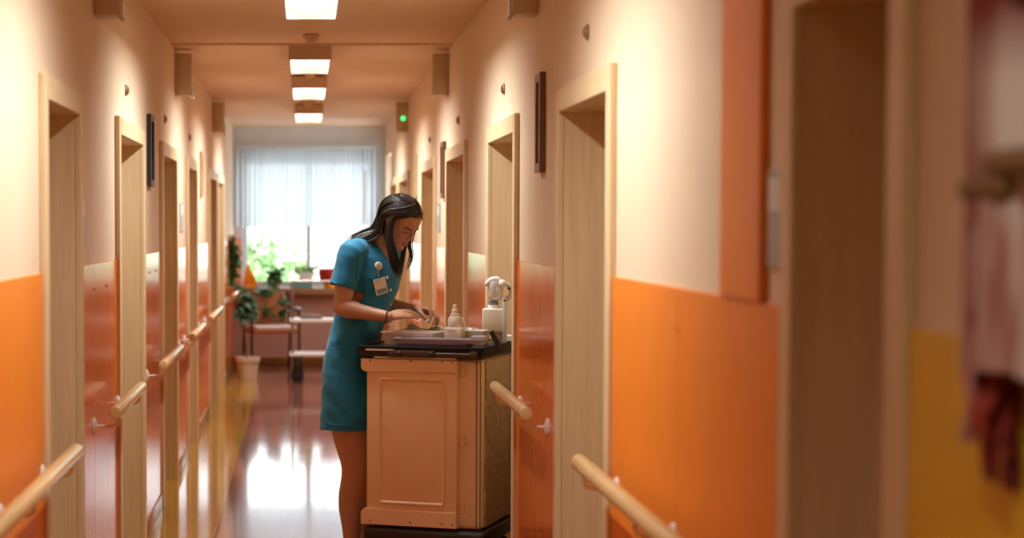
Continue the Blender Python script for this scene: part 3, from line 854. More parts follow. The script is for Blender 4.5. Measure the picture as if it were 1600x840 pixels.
lip(cz(582), cz(562), 'upper_lip')
lip(cz(823), cz(798), 'lower_lip')
# hinges on the strip right of the door
for v in (580, 688, 793):
    bm = B(); z = cz(v); x0 = cx(718.5)
    box(bm, (x0, yf + 0.027, z - 0.026), (x0 + 0.018, yf + 0.037, z + 0.026), 0.003, 1)
    box(bm, (x0 + 0.020, yf + 0.030, z - 0.012), (x0 + 0.036, yf + 0.037, z + 0.034), 0.003, 1)
    obj('hinge', bm, M['cart'], cart, angle=20)
bm = B(); box(bm, (x743 - 0.0015, yf + 0.031, zb0 + 0.01), (x743 + 0.0015, yf + 0.0365, zb1 - 0.01)); box(bm, (cx(748), yf + 0.036, zb0 + .01), (cx(749), yf + 0.042, zb1 - .01))
obj('seam_strip', bm, M['gunmetal'], cart, smooth=False)
# base bumper and castors
bm = B(); box(bm, (cx(568), yf - 0.012, zb0 - 0.075), (hwc + 0.02, hlc + 0.02, zb0 - 0.002), 0.02, 3); obj('bumper', bm, M['black'], cart)
zc0 = zb0 - 0.075
for sx in (-1, 1):
    for sy in (-1, 1):
        bm = B(); X = sx * (hwc - 0.07); Yc = sy * (hlc - 0.08); r = zc0 / 2 - 0.008
        lathe(bm, [(r * .5, -0.018), (r * .94, -0.016), (r, -0.009), (r, 0.009), (r * .94, 0.016), (r * .5, 0.018)], 22, Matrix.Translation((X, Yc, r)) @ Matrix.Rotation(pi / 2, 4, 'X'))
        for q in (-0.027, 0.021): box(bm, (X - 0.02, Yc + q, r - 0.01), (X + 0.02, Yc + q + 0.006, zc0 - 0.01))
        box(bm, (X - 0.03, Yc - 0.035, zc0 - 0.02), (X + 0.03, Yc + 0.035, zc0 + 0.004), 0.005)
        obj('castor', bm, M['black'], cart)
# worktop: black slab with raised rim, gap and fittings along the front
zw0 = cz(559)
x0w, x1w = cx(563), hwc + 0.012
yw0, yw1 = yf - 0.02, hlc + 0.02
bm = B()
box(bm, (x0w, yw0 + 0.012, zw0), (x1w - 0.012, yw1 - 0.012, ZT - 0.006), 0.003, 1)
obj('worktop', bm, M['black'], cart, angle=20)
wt = [o for o in cart.children if o.name.startswith('worktop')][0]
bm = B()
for (lo, hi) in (((x0w - 0.004, yw0, ZT - 0.018), (x1w, yw0 + 0.014, ZT)), ((x0w - 0.004, yw1 - 0.014, ZT - 0.018), (x1w, yw1, ZT)), ((x0w - 0.006, yw0 + 0.014, zw0 + 0.002), (x0w + 0.006, yw1 - 0.014, ZT)), ((x1w - 0.014, yw0, zw0 + 0.008), (x1w, yw1, ZT))):
    box(bm, lo, hi, 0.004, 2)
M['blackgloss'] = mat('black_rim', (0.022, 0.015, 0.012), 0.65, spec=0.15, noise_amt=0.1)
obj('rim', bm, M['blackgloss'], wt)
bm = B(); box(bm, (cx(608), yw0 - 0.006, zw0 + 0.002), (cx(682), yw0 + 0.012, zw0 + 0.034), 0.004, 2); box(bm, (cx(682), yw0 - 0.002, zw0 + 0.008), (cx(742), yw0 + 0.012, zw0 + 0.026), 0.003, 1); box(bm, (cx(736), yw0 - 0.004, zw0 + 0.0), (cx(749), yw0 + 0.012, zw0 + 0.036), 0.005, 2)
obj('front_rail', bm, M['gunmetal'], wt)
bm = B()
for u in (627, 676): lathe(bm, [(0.011, 0), (0.011, 0.004), (0.006, 0.008)], 12, Matrix.Translation((cx(u), yw0 - 0.006, zw0 + 0.018)) @ Matrix.Rotation(pi / 2, 4, 'X'))
obj('bolts', bm, M['black'], wt)
bm = B(); box(bm, (cx(574), yw0 - 0.001, zw0 + 0.030), (cx(617), yw0 + 0.010, zw0 + 0.038)); tag(obj('label_strip', bm, M['white'], wt, smooth=False), 'pale strip')
bm = B(); box(bm, (cx(586), yf - 0.012, zb1 - 0.002), (cx(714), yf + 0.02, zb1 + 0.006), 0.002, 1); obj('slide_bar', bm, M['creampot'], cart)

# ------------------------------------------------------------------ things on the cart
ZTOP = ZT - 0.006
def on_cart(u, D, z=None):
    p = P(u, 540, D); p.z = ZTOP if z is None else z; return p
def cart_pt(u, dy, z=None):     # point on the worktop under a pixel column, dy behind the front edge
    lo, hi = -0.7, 0.7
    for _ in range(40):
        m_ = (lo + hi) / 2; q = CC + e1 * m_ - e2 * (CL_ / 2 - dy)
        if U0 + FPX * q.x / q.y < u: lo = m_
        else: hi = m_
    q.z = ZTOP if z is None else z
    return q
M['tray'] = mat('cream_tray', (0.80, 0.69, 0.60), 0.4, noise_amt=0.03)
M['lilac'] = mat('lilac_plastic', (0.42, 0.36, 0.41), 0.35, noise_amt=0.05)
M['purple'] = mat('dark_purple_plastic', (0.05, 0.028, 0.06), 0.4, noise_amt=0.1)
M['greyplastic'] = mat('grey_plastic', (0.24, 0.21, 0.18), 0.5, noise_amt=0.05)
M['lightgrey'] = mat('light_grey_card', (0.50, 0.44, 0.36), 0.6, noise_amt=0.05)
M['bottle'] = mat('milky_bottle', (0.80, 0.72, 0.60), 0.35, noise_amt=0.03, sss=0.1)

def open_tray(bm, w, d, h, t=0.004, flare=0.012, rim=0.006):
    def rr(hx, hy, z, r=0.02): return [Vector((p.x, p.z, z)) for p in rrect(-hx, -hy, hx, hy, r, 0, 4)]
    rings = [rr(w / 2 - flare, d / 2 - flare, 0), rr(w / 2, d / 2, h - 0.004), rr(w / 2 + rim, d / 2 + rim, h - 0.004), rr(w / 2 + rim, d / 2 + rim, h), rr(w / 2 - t, d / 2 - t, h), rr(w / 2 - flare - t, d / 2 - flare - t, t)]
    skin_rings(bm, rings)

# cream tray with a printed bluish label
u_mid = 646
p = cart_pt(u_mid, 0.205)
t = empty('tray', p, ROT, label='shallow cream tray with a bluish label under the hands, at the cart\'s left', cat='tray')
bm = B(); open_tray(bm, 0.262, 0.17, 0.062); obj('body', bm, M['tray'], t)
M['bluelabel'] = mat('bluish_label', (0.55, 0.57, 0.68), 0.5, noise_amt=0.25, noise_scale=40, stretch=(1, 1, 5))
bm = B()
vs = box(bm, (-0.075, -0.087, 0.012), (0.122, -0.0835, 0.05))
for v in bm.verts: v.co.y += (0.045 - v.co.z) * 0.19
obj('label_sticker', bm, M['bluelabel'], t, smooth=False)

# lilac tray over a dark purple folder along the front edge
p = on_cart(694, 8.66)
fy = CC - e2 * (CL_ / 2 - 0.085)

t = empty('folder', cart_pt(692, 0.06), ROT, label='dark purple folder lying flat along the cart\'s front edge', cat='folder')
bm = B(); box(bm, (-0.20, -0.06, 0), (0.125, 0.05, 0.021), 0.004, 2); obj('cover', bm, M['purple'], t)
t = empty('lid', cart_pt(688, 0.062, ZTOP + 0.021), ROT, label='pale lilac flat tray lid on top of the dark purple folder', cat='lid')
bm = B(); open_tray(bm, 0.415, 0.10, 0.019, flare=0.004, rim=0.004); obj('plate', bm, M['lilac'], t)
bm = B(); box(bm, (0.15, -0.03, 0.012), (0.215, 0.03, 0.034), 0.004, 2); obj('grip', bm, M['lilac'], t)
bm = B(); blob_tube(bm, [(-0.205, -0.045, 0.014), (-0.19, -0.052, 0.02), (-0.17, -0.054, 0.018)], 0.006, 8); obj('clip', bm, M['steel'], t)

# dropper bottle standing in a square cup
p = cart_pt(711, 0.20)
t = empty('bottle', p, ROT, label='milky white dropper bottle with stepped nozzle in the middle of the cart', cat='bottle')
bm = B(); box(bm, (-0.043, -0.035, 0), (0.043, 0.035, 0.085), 0.006, 3); obj('base', bm, M['bottle'], t)
bm = B(); lathe(bm, [(0.030, 0.085), (0.033, 0.09), (0.032, 0.118), (0.026, 0.134), (0.022, 0.136)], 26); obj('shoulder', bm, M['bottle'], t)
bm = B(); lathe(bm, [(0.0215, 0.134), (0.0215, 0.145), (0.0165, 0.147), (0.0145, 0.165), (0.0105, 0.168), (0.0095, 0.186), (0.006, 0.19)], 22); obj('nozzle', bm, M['creampot'], t)
bm = B(); box(bm, (-0.025, -0.0362, 0.070), (0.012, -0.0345, 0.074)); box(bm, (-0.02, -0.0362, 0.02), (0.025, -0.0345, 0.058)); obj('label_sticker', bm, M['tray'], t, smooth=False)
bm = B(); tube(bm, spline([(0.028, 0.01, 0.125), (0.036, 0.012, 0.118), (0.042, 0.012, 0.10), (0.044, 0.012, 0.085)], 12), 0.007, 8); obj('spout_tube', bm, M['white'], t)

# light grey box right of the bottle, dark grey organiser behind
t = empty('tissue_box', cart_pt(744, 0.28), ROT, label='light grey cardboard box right of the dropper bottle', cat='box')
bm = B(); box(bm, (-0.058, -0.045, 0), (0.052, 0.045, 0.07), 0.003, 1); obj('body', bm, M['lightgrey'], t, angle=20)
bm = B(); rs = []
for k in range(5):
    q = k / 4; rs.append([Vector((0.03 * (1 - .3 * q) * cos(a) * (1 + .2 * sin(5 * a)) - 0.02, 0.012 * cos(3 * a) * q + 0.02 * (1 - .5 * q) * sin(a), 0.066 + 0.012 * q * (1 + 0.25 * sin(3 * a)))) for a in [2 * pi * j / 20 for j in range(20)]])
skin_rings(bm, rs); obj('tissue', bm, M['paper'], t)
t = empty('organiser', cart_pt(664, 0.41), ROT, label='dark grey open organiser tray behind the cream tray', cat='tray')
bm = B(); open_tray(bm, 0.20, 0.15, 0.06, flare=0.006); obj('body', bm, M['greyplastic'], t)
bm = B(); box(bm, (-0.004, -0.060, 0.006), (0.004, 0.060, 0.06)); obj('divider', bm, M['greyplastic'], t, smooth=False)
M['gauze'] = mat('gauze', (0.46, 0.44, 0.33), 0.9, noise_amt=0.1)
def crumple(name, c, r, sc, m, label, cat):
    t = empty(name, c, 0.3, label=label, cat=cat)
    bm = B(); ball(bm, (0, 0, sc[2] * r * 0.8), r, 22, sc)
    for v in bm.verts:
        n_ = noise.noise(v.co * 38 + Vector((c.x, c.y, 3)) * 9)
        v.co += v.normal * (n_ * r * 0.32) if v.normal.length else Vector((0, 0, 0))
        v.co.z = max(v.co.z, 0)
    obj('sheet', bm, m, t, angle=25)
_q = cart_pt(655, 0.37, ZTOP + 0.045)
crumple('gauze_pad', cart_pt(646, 0.40, ZTOP + 0.006), 0.045, (0.9, 0.7, 0.95), M['gauze'], 'crumpled greenish-white gauze in the dark organiser below the fingers', 'gauze')
crumple('gauze_pad', cart_pt(682, 0.41, ZTOP + 0.006), 0.045, (0.9, 0.7, 0.9), M['gauze'], 'crumpled gauze in the organiser beside the dropper bottle', 'gauze')

# dispenser at the back corner
M['clear'] = mat('clear_plastic', (0.86, 0.85, 0.82), 0.22, trans=0.5, noise_amt=0.0)
dp = P(771, 540, 8.98); dp.z = ZT
t = empty('dispenser', dp, radians(-8), label='tall white dispenser with a clear plastic head at the cart\'s back right', cat='dispenser')
def dz(v): return P(771, v, 8.98).z - ZT
def dx(u): return (u - 771) / FPX * 8.98
bm = B(); box(bm, (dx(769), -0.03, 0), (dx(789), 0.03, dz(519)), 0.003, 2); box(bm, (dx(773), -0.033, 0.012), (dx(785), -0.029, dz(521)), 0.001, 1); obj('stand', bm, M['boxbeige'], t)
bm = B(); box(bm, (dx(754), -0.045, dz(517.5)), (dx(787), 0.045, dz(481.5)), 0.006, 3); obj('container', bm, M['bottle'], t)
bm = B(); box(bm, (dx(785.5), -0.05, 0.0), (dx(791.5), 0.05, dz(466)), 0.003, 2); obj('back_board', bm, M['bluewhite'], t)
bm = B(); xn = dx(770.5)
lathe(bm, [(0.026, dz(482)), (0.026, dz(476)), (0.020, dz(475.5))], 22, Matrix.Translation((xn, 0, 0))); obj('neck', bm, M['white'], t)
bm = B(); lathe(bm, [(0.020, dz(476)), (0.0245, dz(475)), (0.0245, dz(472.5)), (0.019, dz(472)), (0.023, dz(471)), (0.023, dz(469)), (0.018, dz(468.5))], 22, Matrix.Translation((xn, 0, 0))); obj('collar', bm, M['greyplastic'], t)
bm = B(); lathe(bm, [(0.018, dz(469)), (0.028, dz(466.5)), (0.033, dz(462)), (0.035, dz(450)), (0.036, dz(442)), (0.031, dz(438.5)), (0.005, dz(438))], 26, Matrix.Translation((xn + 0.010, 0, 0))); obj('clear_head', bm, M['clear'], t)
bm = B()
blob_tube(bm, spline([(dx(761), -0.01, dz(443)), (dx(767), -0.012, dz(437)), (dx(775), -0.012, dz(435.5)), (dx(781), -0.012, dz(438))], 10), [0.012, 0.013, 0.013, 0.012, 0.012, 0.012, 0.013, 0.013, 0.012, 0.01], 12)
obj('spout', bm, M['white'], t)
bm = B(); ball(bm, (dx(784.5), -0.022, dz(443)), 0.020, 18, (1, .8, 1)); obj('knob', bm, M['white'], t)
bm = B()
tube(bm, spline([(dx(787), 0, dz(441)), (dx(795), 0, dz(446)), (dx(798.5), 0, dz(455)), (dx(796), 0, dz(463)), (dx(789), 0, dz(468))], 16), 0.011, 12); obj('clear_loop', bm, M['clear'], t)
bm = B(); ball(bm, (dx(795), -0.012, dz(450)), 0.006, 10, (1.3, .7, .9)); ball(bm, (dx(788.5), -0.05, dz(468)), 0.0055, 10); obj('catch', bm, M['black'], t)

# black folded stand and white paper next to the dispenser
_p = cart_pt(769.5, 0.235)
t = empty('phone_stand', _p, radians(-8), label='small black folded stand in front of the dispenser', cat='stand')
bm = B()
box(bm, (-0.022, -0.04, 0.0005), (0.038, 0.03, 0.006), 0.001, 1)
for (a, b) in (((-0.004, 0.060), (0.03, 0.0)),):
    d = Vector((b[0] - a[0], 0, b[1] - a[1])).normalized(); nn = Vector((-d.z, 0, d.x)) * 0.011
    pts = [Vector((a[0], 0, a[1])) - nn, Vector((b[0], 0, b[1])) - nn, Vector((b[0], 0, b[1])) + nn, Vector((a[0], 0, a[1])) + nn]
    skin_rings(bm, [[p_ + Vector((0, -0.04, 0.008)) for p_ in pts], [p_ + Vector((0, 0.03, 0.008)) for p_ in pts]])
obj('leaf', bm, M['black'], t, smooth=False)
_p = P(796, 530, 9.115); _p.z = ZT
t = empty('paper_stack', _p, ROT, label='small stack of white paper at the cart\'s right rear edge', cat='paper')
bm = B()
for k in range(5): box(bm, (-0.035 + 0.001 * (k % 3), -0.045, k * 0.005), (0.032 + 0.0015 * (k % 2), 0.045, k * 0.005 + 0.0046))
obj('sheets', bm, M['paper'], t, smooth=False)

# ------------------------------------------------------------------ textile hanging at the right edge
def textile_mat():
    m = bpy.data.materials.new('striped_textile'); m.use_nodes = True
    nt = m.node_tree; b = nt.nodes['Principled BSDF']; b.inputs['Roughness'].default_value = 0.9
    tc = nt.nodes.new('ShaderNodeTexCoord'); sp = nt.nodes.new('ShaderNodeSeparateXYZ'); nt.links.new(tc.outputs['Object'], sp.inputs[0])
    mp = nt.nodes.new('ShaderNodeMapping'); mp.inputs['Scale'].default_value = (1, 26, 2.2); nt.links.new(tc.outputs['Object'], mp.inputs[0])
    nz = nt.nodes.new('ShaderNodeTexNoise'); nz.inputs['Scale'].default_value = 1.2; nz.inputs['Detail'].default_value = 3; nt.links.new(mp.outputs[0], nz.inputs['Vector'])
    r1 = nt.nodes.new('ShaderNodeValToRGB'); e = r1.color_ramp.elements
    e[0].position = 0.42; e[0].color = (0.70, 0.60, 0.52, 1); e[1].position = 0.60; e[1].color = (0.36, 0.15, 0.12, 1)
    nt.links.new(nz.outputs['Fac'], r1.inputs['Fac'])
    r2 = nt.nodes.new('ShaderNodeValToRGB'); e = r2.color_ramp.elements
    mr = nt.nodes.new('ShaderNodeMapRange'); mr.inputs['From Min'].default_value = -0.62; mr.inputs['From Max'].default_value = 0.05
    nt.links.new(sp.outputs['Z'], mr.inputs['Value']); nt.links.new(mr.outputs[0], r2.inputs['Fac'])
    e[0].position = 0.66; e[0].color = (0, 0, 0, 1); e[1].position = 0.80; e[1].color = (1, 1, 1, 1)
    mx = nt.nodes.new('ShaderNodeMix'); mx.data_type = 'RGBA'
    nt.links.new(r2.outputs['Color'], mx.inputs['Factor']); nt.links.new(r1.outputs['Color'], mx.inputs['A']); mx.inputs['B'].default_value = (0.24, 0.045, 0.035, 1)
    nt.links.new(mx.outputs['Result'], b.inputs['Base Color'])
    return m
M['textile'] = textile_mat()
hg = empty('wall_hanging', (0.85, 2.40, 1.99), label='blurred pink and white striped textile hanging at the right edge', cat='textile')
def wob(y, z): return 0.018 * sin(y * 34 + z * 3) + 0.01 * sin(y * 71 + 1.3)
bm = B(); rows = []
for layer in (0, 1):
    for r in range(15):
        z = 0.02 - 0.56 * r / 14
        y1 = 0.115
        row = []
        for k in range(31):
            y = -0.36 + (y1 + 0.36) * k / 30
            row.append(bm.verts.new((wob(y, z) + 0.055 * z + 0.025 + 0.004 * layer, y, z)))
        rows.append(row)
A_, B_ = rows[:15], rows[15:]
for L_ in (A_, B_):
    for a, b in zip(L_, L_[1:]):
        for k in range(30): bm.faces.new((a[k], a[k + 1], b[k + 1], b[k]))
for a, b in ((A_[0], B_[0]), (A_[-1], B_[-1]), ([r[0] for r in A_], [r[0] for r in B_]), ([r[-1] for r in A_], [r[-1] for r in B_])):
    for k in range(len(a) - 1): bm.faces.new((a[k], a[k + 1], b[k + 1], b[k]))
obj('cloth', bm, M['textile'], hg, angle=60)
M['stick'] = mat('brown_stick', (0.22, 0.11, 0.03), 0.6, noise_amt=0.2)
for (z, ya, yb) in ((-0.315, -0.06, 0.045), (-0.285, -0.36, -0.03), (-0.075, -0.36, -0.05)):
    bm = B(); blob_tube(bm, [(-0.012 + 0.055 * z + 0.025, ya, z), (-0.012 + 0.055 * z + 0.025, yb, z)], 0.017, 12); obj('rod', bm, M['stick'], hg)
bm = B(); tube(bm, [(0.03, -0.1, 0.01), (0.062, -0.1, 0.03)], 0.006, 8); obj('hook', bm, M['steel'], hg)
M['redcloth'] = mat('dark_red_cloth', (0.30, 0.03, 0.012), 0.85, noise_amt=0.25, noise_scale=12)
M['pinkcloth'] = mat('mauve_cloth', (0.40, 0.17, 0.15), 0.85, noise_amt=0.15)
def Q(u, v, D): return P(u, v, D)
rs_o = Q(1545, 500, 2.42)
rc = empty('scarf', rs_o, label='dark red knotted cloth hanging in front of the yellow wall', cat='scarf')
def ribbon(u_pts, widths, m, name, D, th=0.006, fold=0.02):
    bm = B(); rings_ = []
    ctr = spline([Q(u, v, D) - rs_o for u, v in u_pts], 16)
    ws = [widths[0] + (widths[-1] - widths[0]) * 0 for _ in ctr]
    n = len(widths) - 1
    for i, c_ in enumerate(ctr):
        t_ = i / 15 * n; k = min(int(t_), n - 1); w = widths[k] + (widths[k + 1] - widths[k]) * (t_ - k)
        r_ = []
        for j in range(9):
            s_ = j / 8 * 2 - 1; r_.append(c_ + Vector((s_ * w * 0.8, s_ * w * 0.5 + fold * sin(s_ * 5 + i * .3), 0)) + Vector((0, -th, 0)))
        for j in range(8, -1, -1):
            s_ = j / 8 * 2 - 1; r_.append(c_ + Vector((s_ * w * 0.8, s_ * w * 0.5 + fold * sin(s_ * 5 + i * .3), 0)) + Vector((0, th, 0)))
        rings_.append(r_)
    skin_rings(bm, rings_)
    obj(name, bm, m, rc, angle=60)
ribbon([(1530, 488), (1545, 540), (1562, 590)], [0.008, 0.016, 0.02], M['redcloth'], 'strand', 2.40)
ribbon([(1600, 500), (1582, 560), (1570, 600)], [0.03, 0.03, 0.02], M['redcloth'], 'strand', 2.42)
ribbon([(1532, 520), (1530, 580), (1524, 640), (1512, 690)], [0.012, 0.032, 0.022, 0.006], M['pinkcloth'], 'tail', 2.44)
ribbon([(1562, 590), (1552, 640), (1548, 690), (1550, 750)], [0.02, 0.04, 0.028, 0.010], M['redcloth'], 'tail', 2.41)
ribbon([(1572, 595), (1585, 660), (1582, 720), (1578, 765)], [0.02, 0.028, 0.02, 0.006], M['redcloth'], 'tail', 2.43)

# ------------------------------------------------------------------ the person
def voxel(bm, vox, taubin=6):
    """fuse overlapping closed shapes into one continuous skin; returns vertices, faces as numpy arrays"""
    me = bpy.data.meshes.new('raw'); bmesh.ops.recalc_face_normals(bm, faces=bm.faces); bm.to_mesh(me); bm.free()
    ob = bpy.data.objects.new('raw', me); C.objects.link(ob)
    md = ob.modifiers.new('r', 'REMESH'); md.mode = 'VOXEL'; md.voxel_size = vox
    dg = bpy.context.evaluated_depsgraph_get()
    m2 = bpy.data.meshes.new_from_object(ob.evaluated_get(dg))
    bpy.data.objects.remove(ob); bpy.data.meshes.remove(me)
    n = len(m2.vertices); co = np.empty(n * 3); m2.vertices.foreach_get('co', co); co = co.reshape(-1, 3)
    fc = [tuple(p.vertices) for p in m2.polygons]
    ed = np.empty(len(m2.edges) * 2, dtype=np.int64); m2.edges.foreach_get('vertices', ed); ed = ed.reshape(-1, 2)
    bpy.data.meshes.remove(m2)
    return smooth_v(co, ed, taubin), fc, ed

def smooth_v(co, ed, it, lam=0.55, mu=-0.57, mask=None):
    n = len(co); deg = np.bincount(ed.ravel(), minlength=n).astype(float)[:, None]; deg[deg == 0] = 1
    for k in range(it * 2):
        s = np.zeros_like(co)
        for ax in range(3):
            s[:, ax] = np.bincount(ed[:, 0], co[ed[:, 1], ax], n) + np.bincount(ed[:, 1], co[ed[:, 0], ax], n)
        d = (s / deg - co) * (lam if k % 2 == 0 else mu)
        if mask is not None: d = d * mask[:, None]
        co = co + d
    return co

def normals_v(co, fc):
    n = np.zeros_like(co)
    q = np.array([f if len(f) == 4 else (*f, f[-1]) for f in fc])
    a = np.cross(co[q[:, 2]] - co[q[:, 0]], co[q[:, 3]] - co[q[:, 1]])
    for k in range(4):
        for ax in range(3): n[:, ax] += np.bincount(q[:, k], a[:, ax], len(co))
    return n / np.maximum(np.linalg.norm(n, axis=1, keepdims=True), 1e-12)

def mesh_obj(name, co, fc, mats, parent, origin, midx=None):
    me = bpy.data.meshes.new(name); me.from_pydata((co - np.array(origin)).tolist(), [], fc); me.update()
    for m in mats: me.materials.append(m)
    if midx is not None: me.polygons.foreach_set('material_index', midx)
    me.shade_smooth()
    o = bpy.data.objects.new(name, me); C.objects.link(o); o.parent = parent
    return o

M['skin'] = mat('skin', (0.50, 0.255, 0.155), 0.48, noise_amt=0.06, noise_scale=30, sss=0.12, bump=0.04, bump_scale=300)
M['lips'] = mat('lips', (0.40, 0.13, 0.10), 0.4, noise_amt=0.05, sss=0.1)
M['hair'] = mat('dark_brown_hair', (0.020, 0.012, 0.008), 0.42, spec=0.4, noise_amt=0.5, noise_scale=40, stretch=(1, 1, .3))
M['dress'] = mat('teal_cotton', (0.0, 0.165, 0.31), 0.75, noise_amt=0.08, noise_scale=25, bump=0.25, bump_scale=90, sheen=0.15)
M['dressseam'] = mat('teal_cotton_seam', (0.0, 0.14, 0.27), 0.75, noise_amt=0.05)
M['eyewhite'] = mat('eye_white', (0.7, 0.66, 0.62), 0.2)
M['iris'] = mat('dark_iris', (0.05, 0.025, 0.015), 0.15)

DP = 9.03                                   # depth of the pelvis
base = P(553, 600, DP); base.z = 0
person = empty('person', base, label='person in a teal short-sleeved dress bending over the cart, long dark hair', cat='person')

def fr(deg):            # facing / right-hand directions for a yaw towards the camera
    a = radians(deg); return Vector((cos(a), -sin(a), 0)), Vector((-sin(a), -cos(a), 0))

#        v    u    D      a(half width) b(half depth) yaw
TORSO = [(376, 590, 9.01, 0.062, 0.056, 34),
         (383, 586, 9.02, 0.098, 0.070, 34),
         (391, 581, 9.03, 0.150, 0.088, 34),
         (402, 578, 9.03, 0.168, 0.104, 33),
         (416, 577, 9.03, 0.168, 0.118, 33),
         (432, 577, 9.03, 0.160, 0.130, 32),
         (450, 575, 9.03, 0.150, 0.128, 31),
         (475, 569, 9.03, 0.138, 0.112, 29),
         (500, 562, 9.03, 0.136, 0.100, 27),
         (530, 553, 9.035, 0.150, 0.102, 24),
         (565, 550.5, 9.035, 0.170, 0.112, 22),
         (600, 551, 9.035, 0.182, 0.120, 22),
         (635, 552, 9.03, 0.185, 0.126, 22),
         (668, 551, 9.03, 0.187, 0.127, 22)]

def torso_rings(grow, n=40, rows=TORSO, power=2.25, bust=True):
    out = []
    for v, u, D, a, b, yaw in rows:
        c = P(u, v, D); f, r = fr(yaw); ring_ = []
        for k in range(n):
            t = 2 * pi * k / n; ct, st = cos(t), sin(t)
            e = 2 / power
            x = (abs(ct) ** e) * (1 if ct >= 0 else -1) * (a + grow); y = (abs(st) ** e) * (1 if st >= 0 else -1) * (b + grow)
            ring_.append(c + r * x + f * y)
        out.append(ring_)
    return out

# joints
SH_R = P(550, 396, 8.885); EL_R = P(534, 479, 8.86); WR_R = P(608, 495, 8.79)
SH_L = P(612, 398, 9.17); EL_L = P(598, 474, 9.27); WR_L = P(655, 486, 9.08)
def arm(bm, sh, el, wr, grow=0.0):
    up = spline([sh, sh.lerp(el, .5) + Vector((-0.004, 0, 0)), el], 9)
    blob_tube(bm, up, [0.052, 0.052, 0.051, 0.050, 0.049, 0.047, 0.045, 0.043, 0.042], 18)
    lo = spline([el, el.lerp(wr, .35) + Vector((0, 0, -0.004)), wr], 10)
    blob_tube(bm, lo, [0.042, 0.044, 0.0445, 0.043, 0.040, 0.036, 0.033, 0.030, 0.0275, 0.026], 18)

def hand(bm, wr, d, n, side, lens, curls, spread, thumb):
    """d: towards the fingers, n: out of the back of the hand, side: +1/-1 which lateral direction carries the thumb"""
    d = d.normalized(); n = (n - d * n.dot(d)).normalized(); l = d.cross(n) * side   # lateral towards the thumb
    PL = 0.088
    rr_ = []
    for t, w, h in ((-0.14, .024, .020), (0.05, .026, .017), (0.3, .034, .0155), (0.65, .039, .0145), (0.95, .0395, .012), (1.06, .036, .008)):
        c = wr + d * (t * PL) + n * (0.006 * sin(pi * min(1, max(0, t))))
        rr_.append([c + l * (w * cos(a)) + n * (h * sin(a)) for a in [2 * pi * k / 18 for k in range(18)]])
    skin_rings(bm, rr_)
    tips = []
    for i in range(4):
        s = (0.029, 0.0098, -0.0098, -0.028)[i]
        p = wr + d * (PL * (0.93, 1.0, 0.96, 0.87)[i]) + l * s + n * 0.002
        L = lens[i]; ang = 0; pts = [p - d * 0.018, p]; lat = spread[i]
        for q, (frac, cu) in enumerate(zip((0.46, 0.30, 0.24), curls[i])):
            ang += radians(cu)
            dd = (d * cos(ang) - n * sin(ang) + l * lat).normalized()
            p = p + dd * (L * frac); pts.append(p)
        r = (0.0086, 0.0088, 0.0083, 0.0074)[i]
        fine = spline(pts, 15)
        rad = [r * (1.10 if 3 <= k <= 4 else 1.0) * (1 - 0.26 * k / 14) * (1.05 if k in (7, 8) else 1) for k in range(15)]
        blob_tube(bm, fine, rad, 12)
        tips.append((pts[-1], (pts[-1] - pts[-2]).normalized(), r))
    pts = [wr + d * (PL * 0.16) + l * 0.020 - n * 0.003]
    for (fd, fl, fn, L) in thumb: pts.append(pts[-1] + (d * fd + l * fl + n * fn).normalized() * L)
    fine = spline(pts, 14)
    blob_tube(bm, fine, [0.0150 - 0.0056 * (k / 13) for k in range(14)], 12)
    tips.append((pts[-1], (pts[-1] - pts[-2]).normalized(), 0.009))
    return tips

bm = B()
# trunk under the dress
rs = torso_rings(-0.012); skin_rings(bm, rs)
# neck and head
HC = P(624.5, 346, 8.955)
HF = Vector((0.604, -0.506, -0.616)).normalized(); HR = Vector((-0.643, -0.767, 0)).normalized(); HU = HR.cross(HF).normalized()
def H(f, u, r=0.0): return HC + HF * f + HU * u + HR * r
nb = P(588, 384, 9.02)
blob_tube(bm, spline([nb + Vector((-0.015, 0.01, -0.03)), nb + Vector((0.012, -0.01, 0.03)), H(-0.035, -0.085), H(-0.022, -0.03)], 10), [0.066, 0.060, 0.054, 0.051, 0.050, 0.050, 0.050, 0.051, 0.052, 0.05], 22)
# trapezius slopes
f34, r34 = fr(34)
for s in (1, -1):
    blob_tube(bm, [nb + r34 * (0.03 * s) + Vector((-0.01, 0, -0.005)), nb + r34 * (0.085 * s) + Vector((-0.015, 0, -0.035)), (SH_R if s == 1 else SH_L) + Vector((0, 0, 0.0))], [0.040, 0.042, 0.046], 16)
# cranium
Rm = Matrix((HF, HR, HU)).transposed()
ball(bm, H(-0.012, 0.028), 1.0, 40, (0.096, 0.0745, 0.090), Rm)
secs = [(0.075, 0.080, 0.058, -0.05), (0.05, 0.0895, 0.0655, -0.05), (0.03, 0.0915, 0.0675, -0.05), (0.012, 0.0895, 0.0675, -0.05), (-0.006, 0.0865, 0.0665, -0.045), (-0.025, 0.0875, 0.0650, -0.035), (-0.045, 0.0885, 0.0600, -0.02),
        (-0.062, 0.0885, 0.0535, -0.005), (-0.080, 0.0865, 0.0455, 0.012), (-0.096, 0.0835, 0.034, 0.030), (-0.106, 0.076, 0.022, 0.045)]
rs = []
for U, fr_, w, bk in secs:
    c = (fr_ + bk) / 2; hl_ = (fr_ - bk) / 2; r_ = []
    for k in range(32):
        a = 2 * pi * k / 32; ca, sa = cos(a), sin(a)
        e = 2 / 2.3 if ca > 0 else 2 / 2.8
        r_.append(H(c + hl_ * (abs(ca) ** e) * (1 if ca > 0 else -1), U, w * (abs(sa) ** (2 / 2.1)) * (1 if sa > 0 else -1)))
    rs.append(r_)
skin_rings(bm, rs)
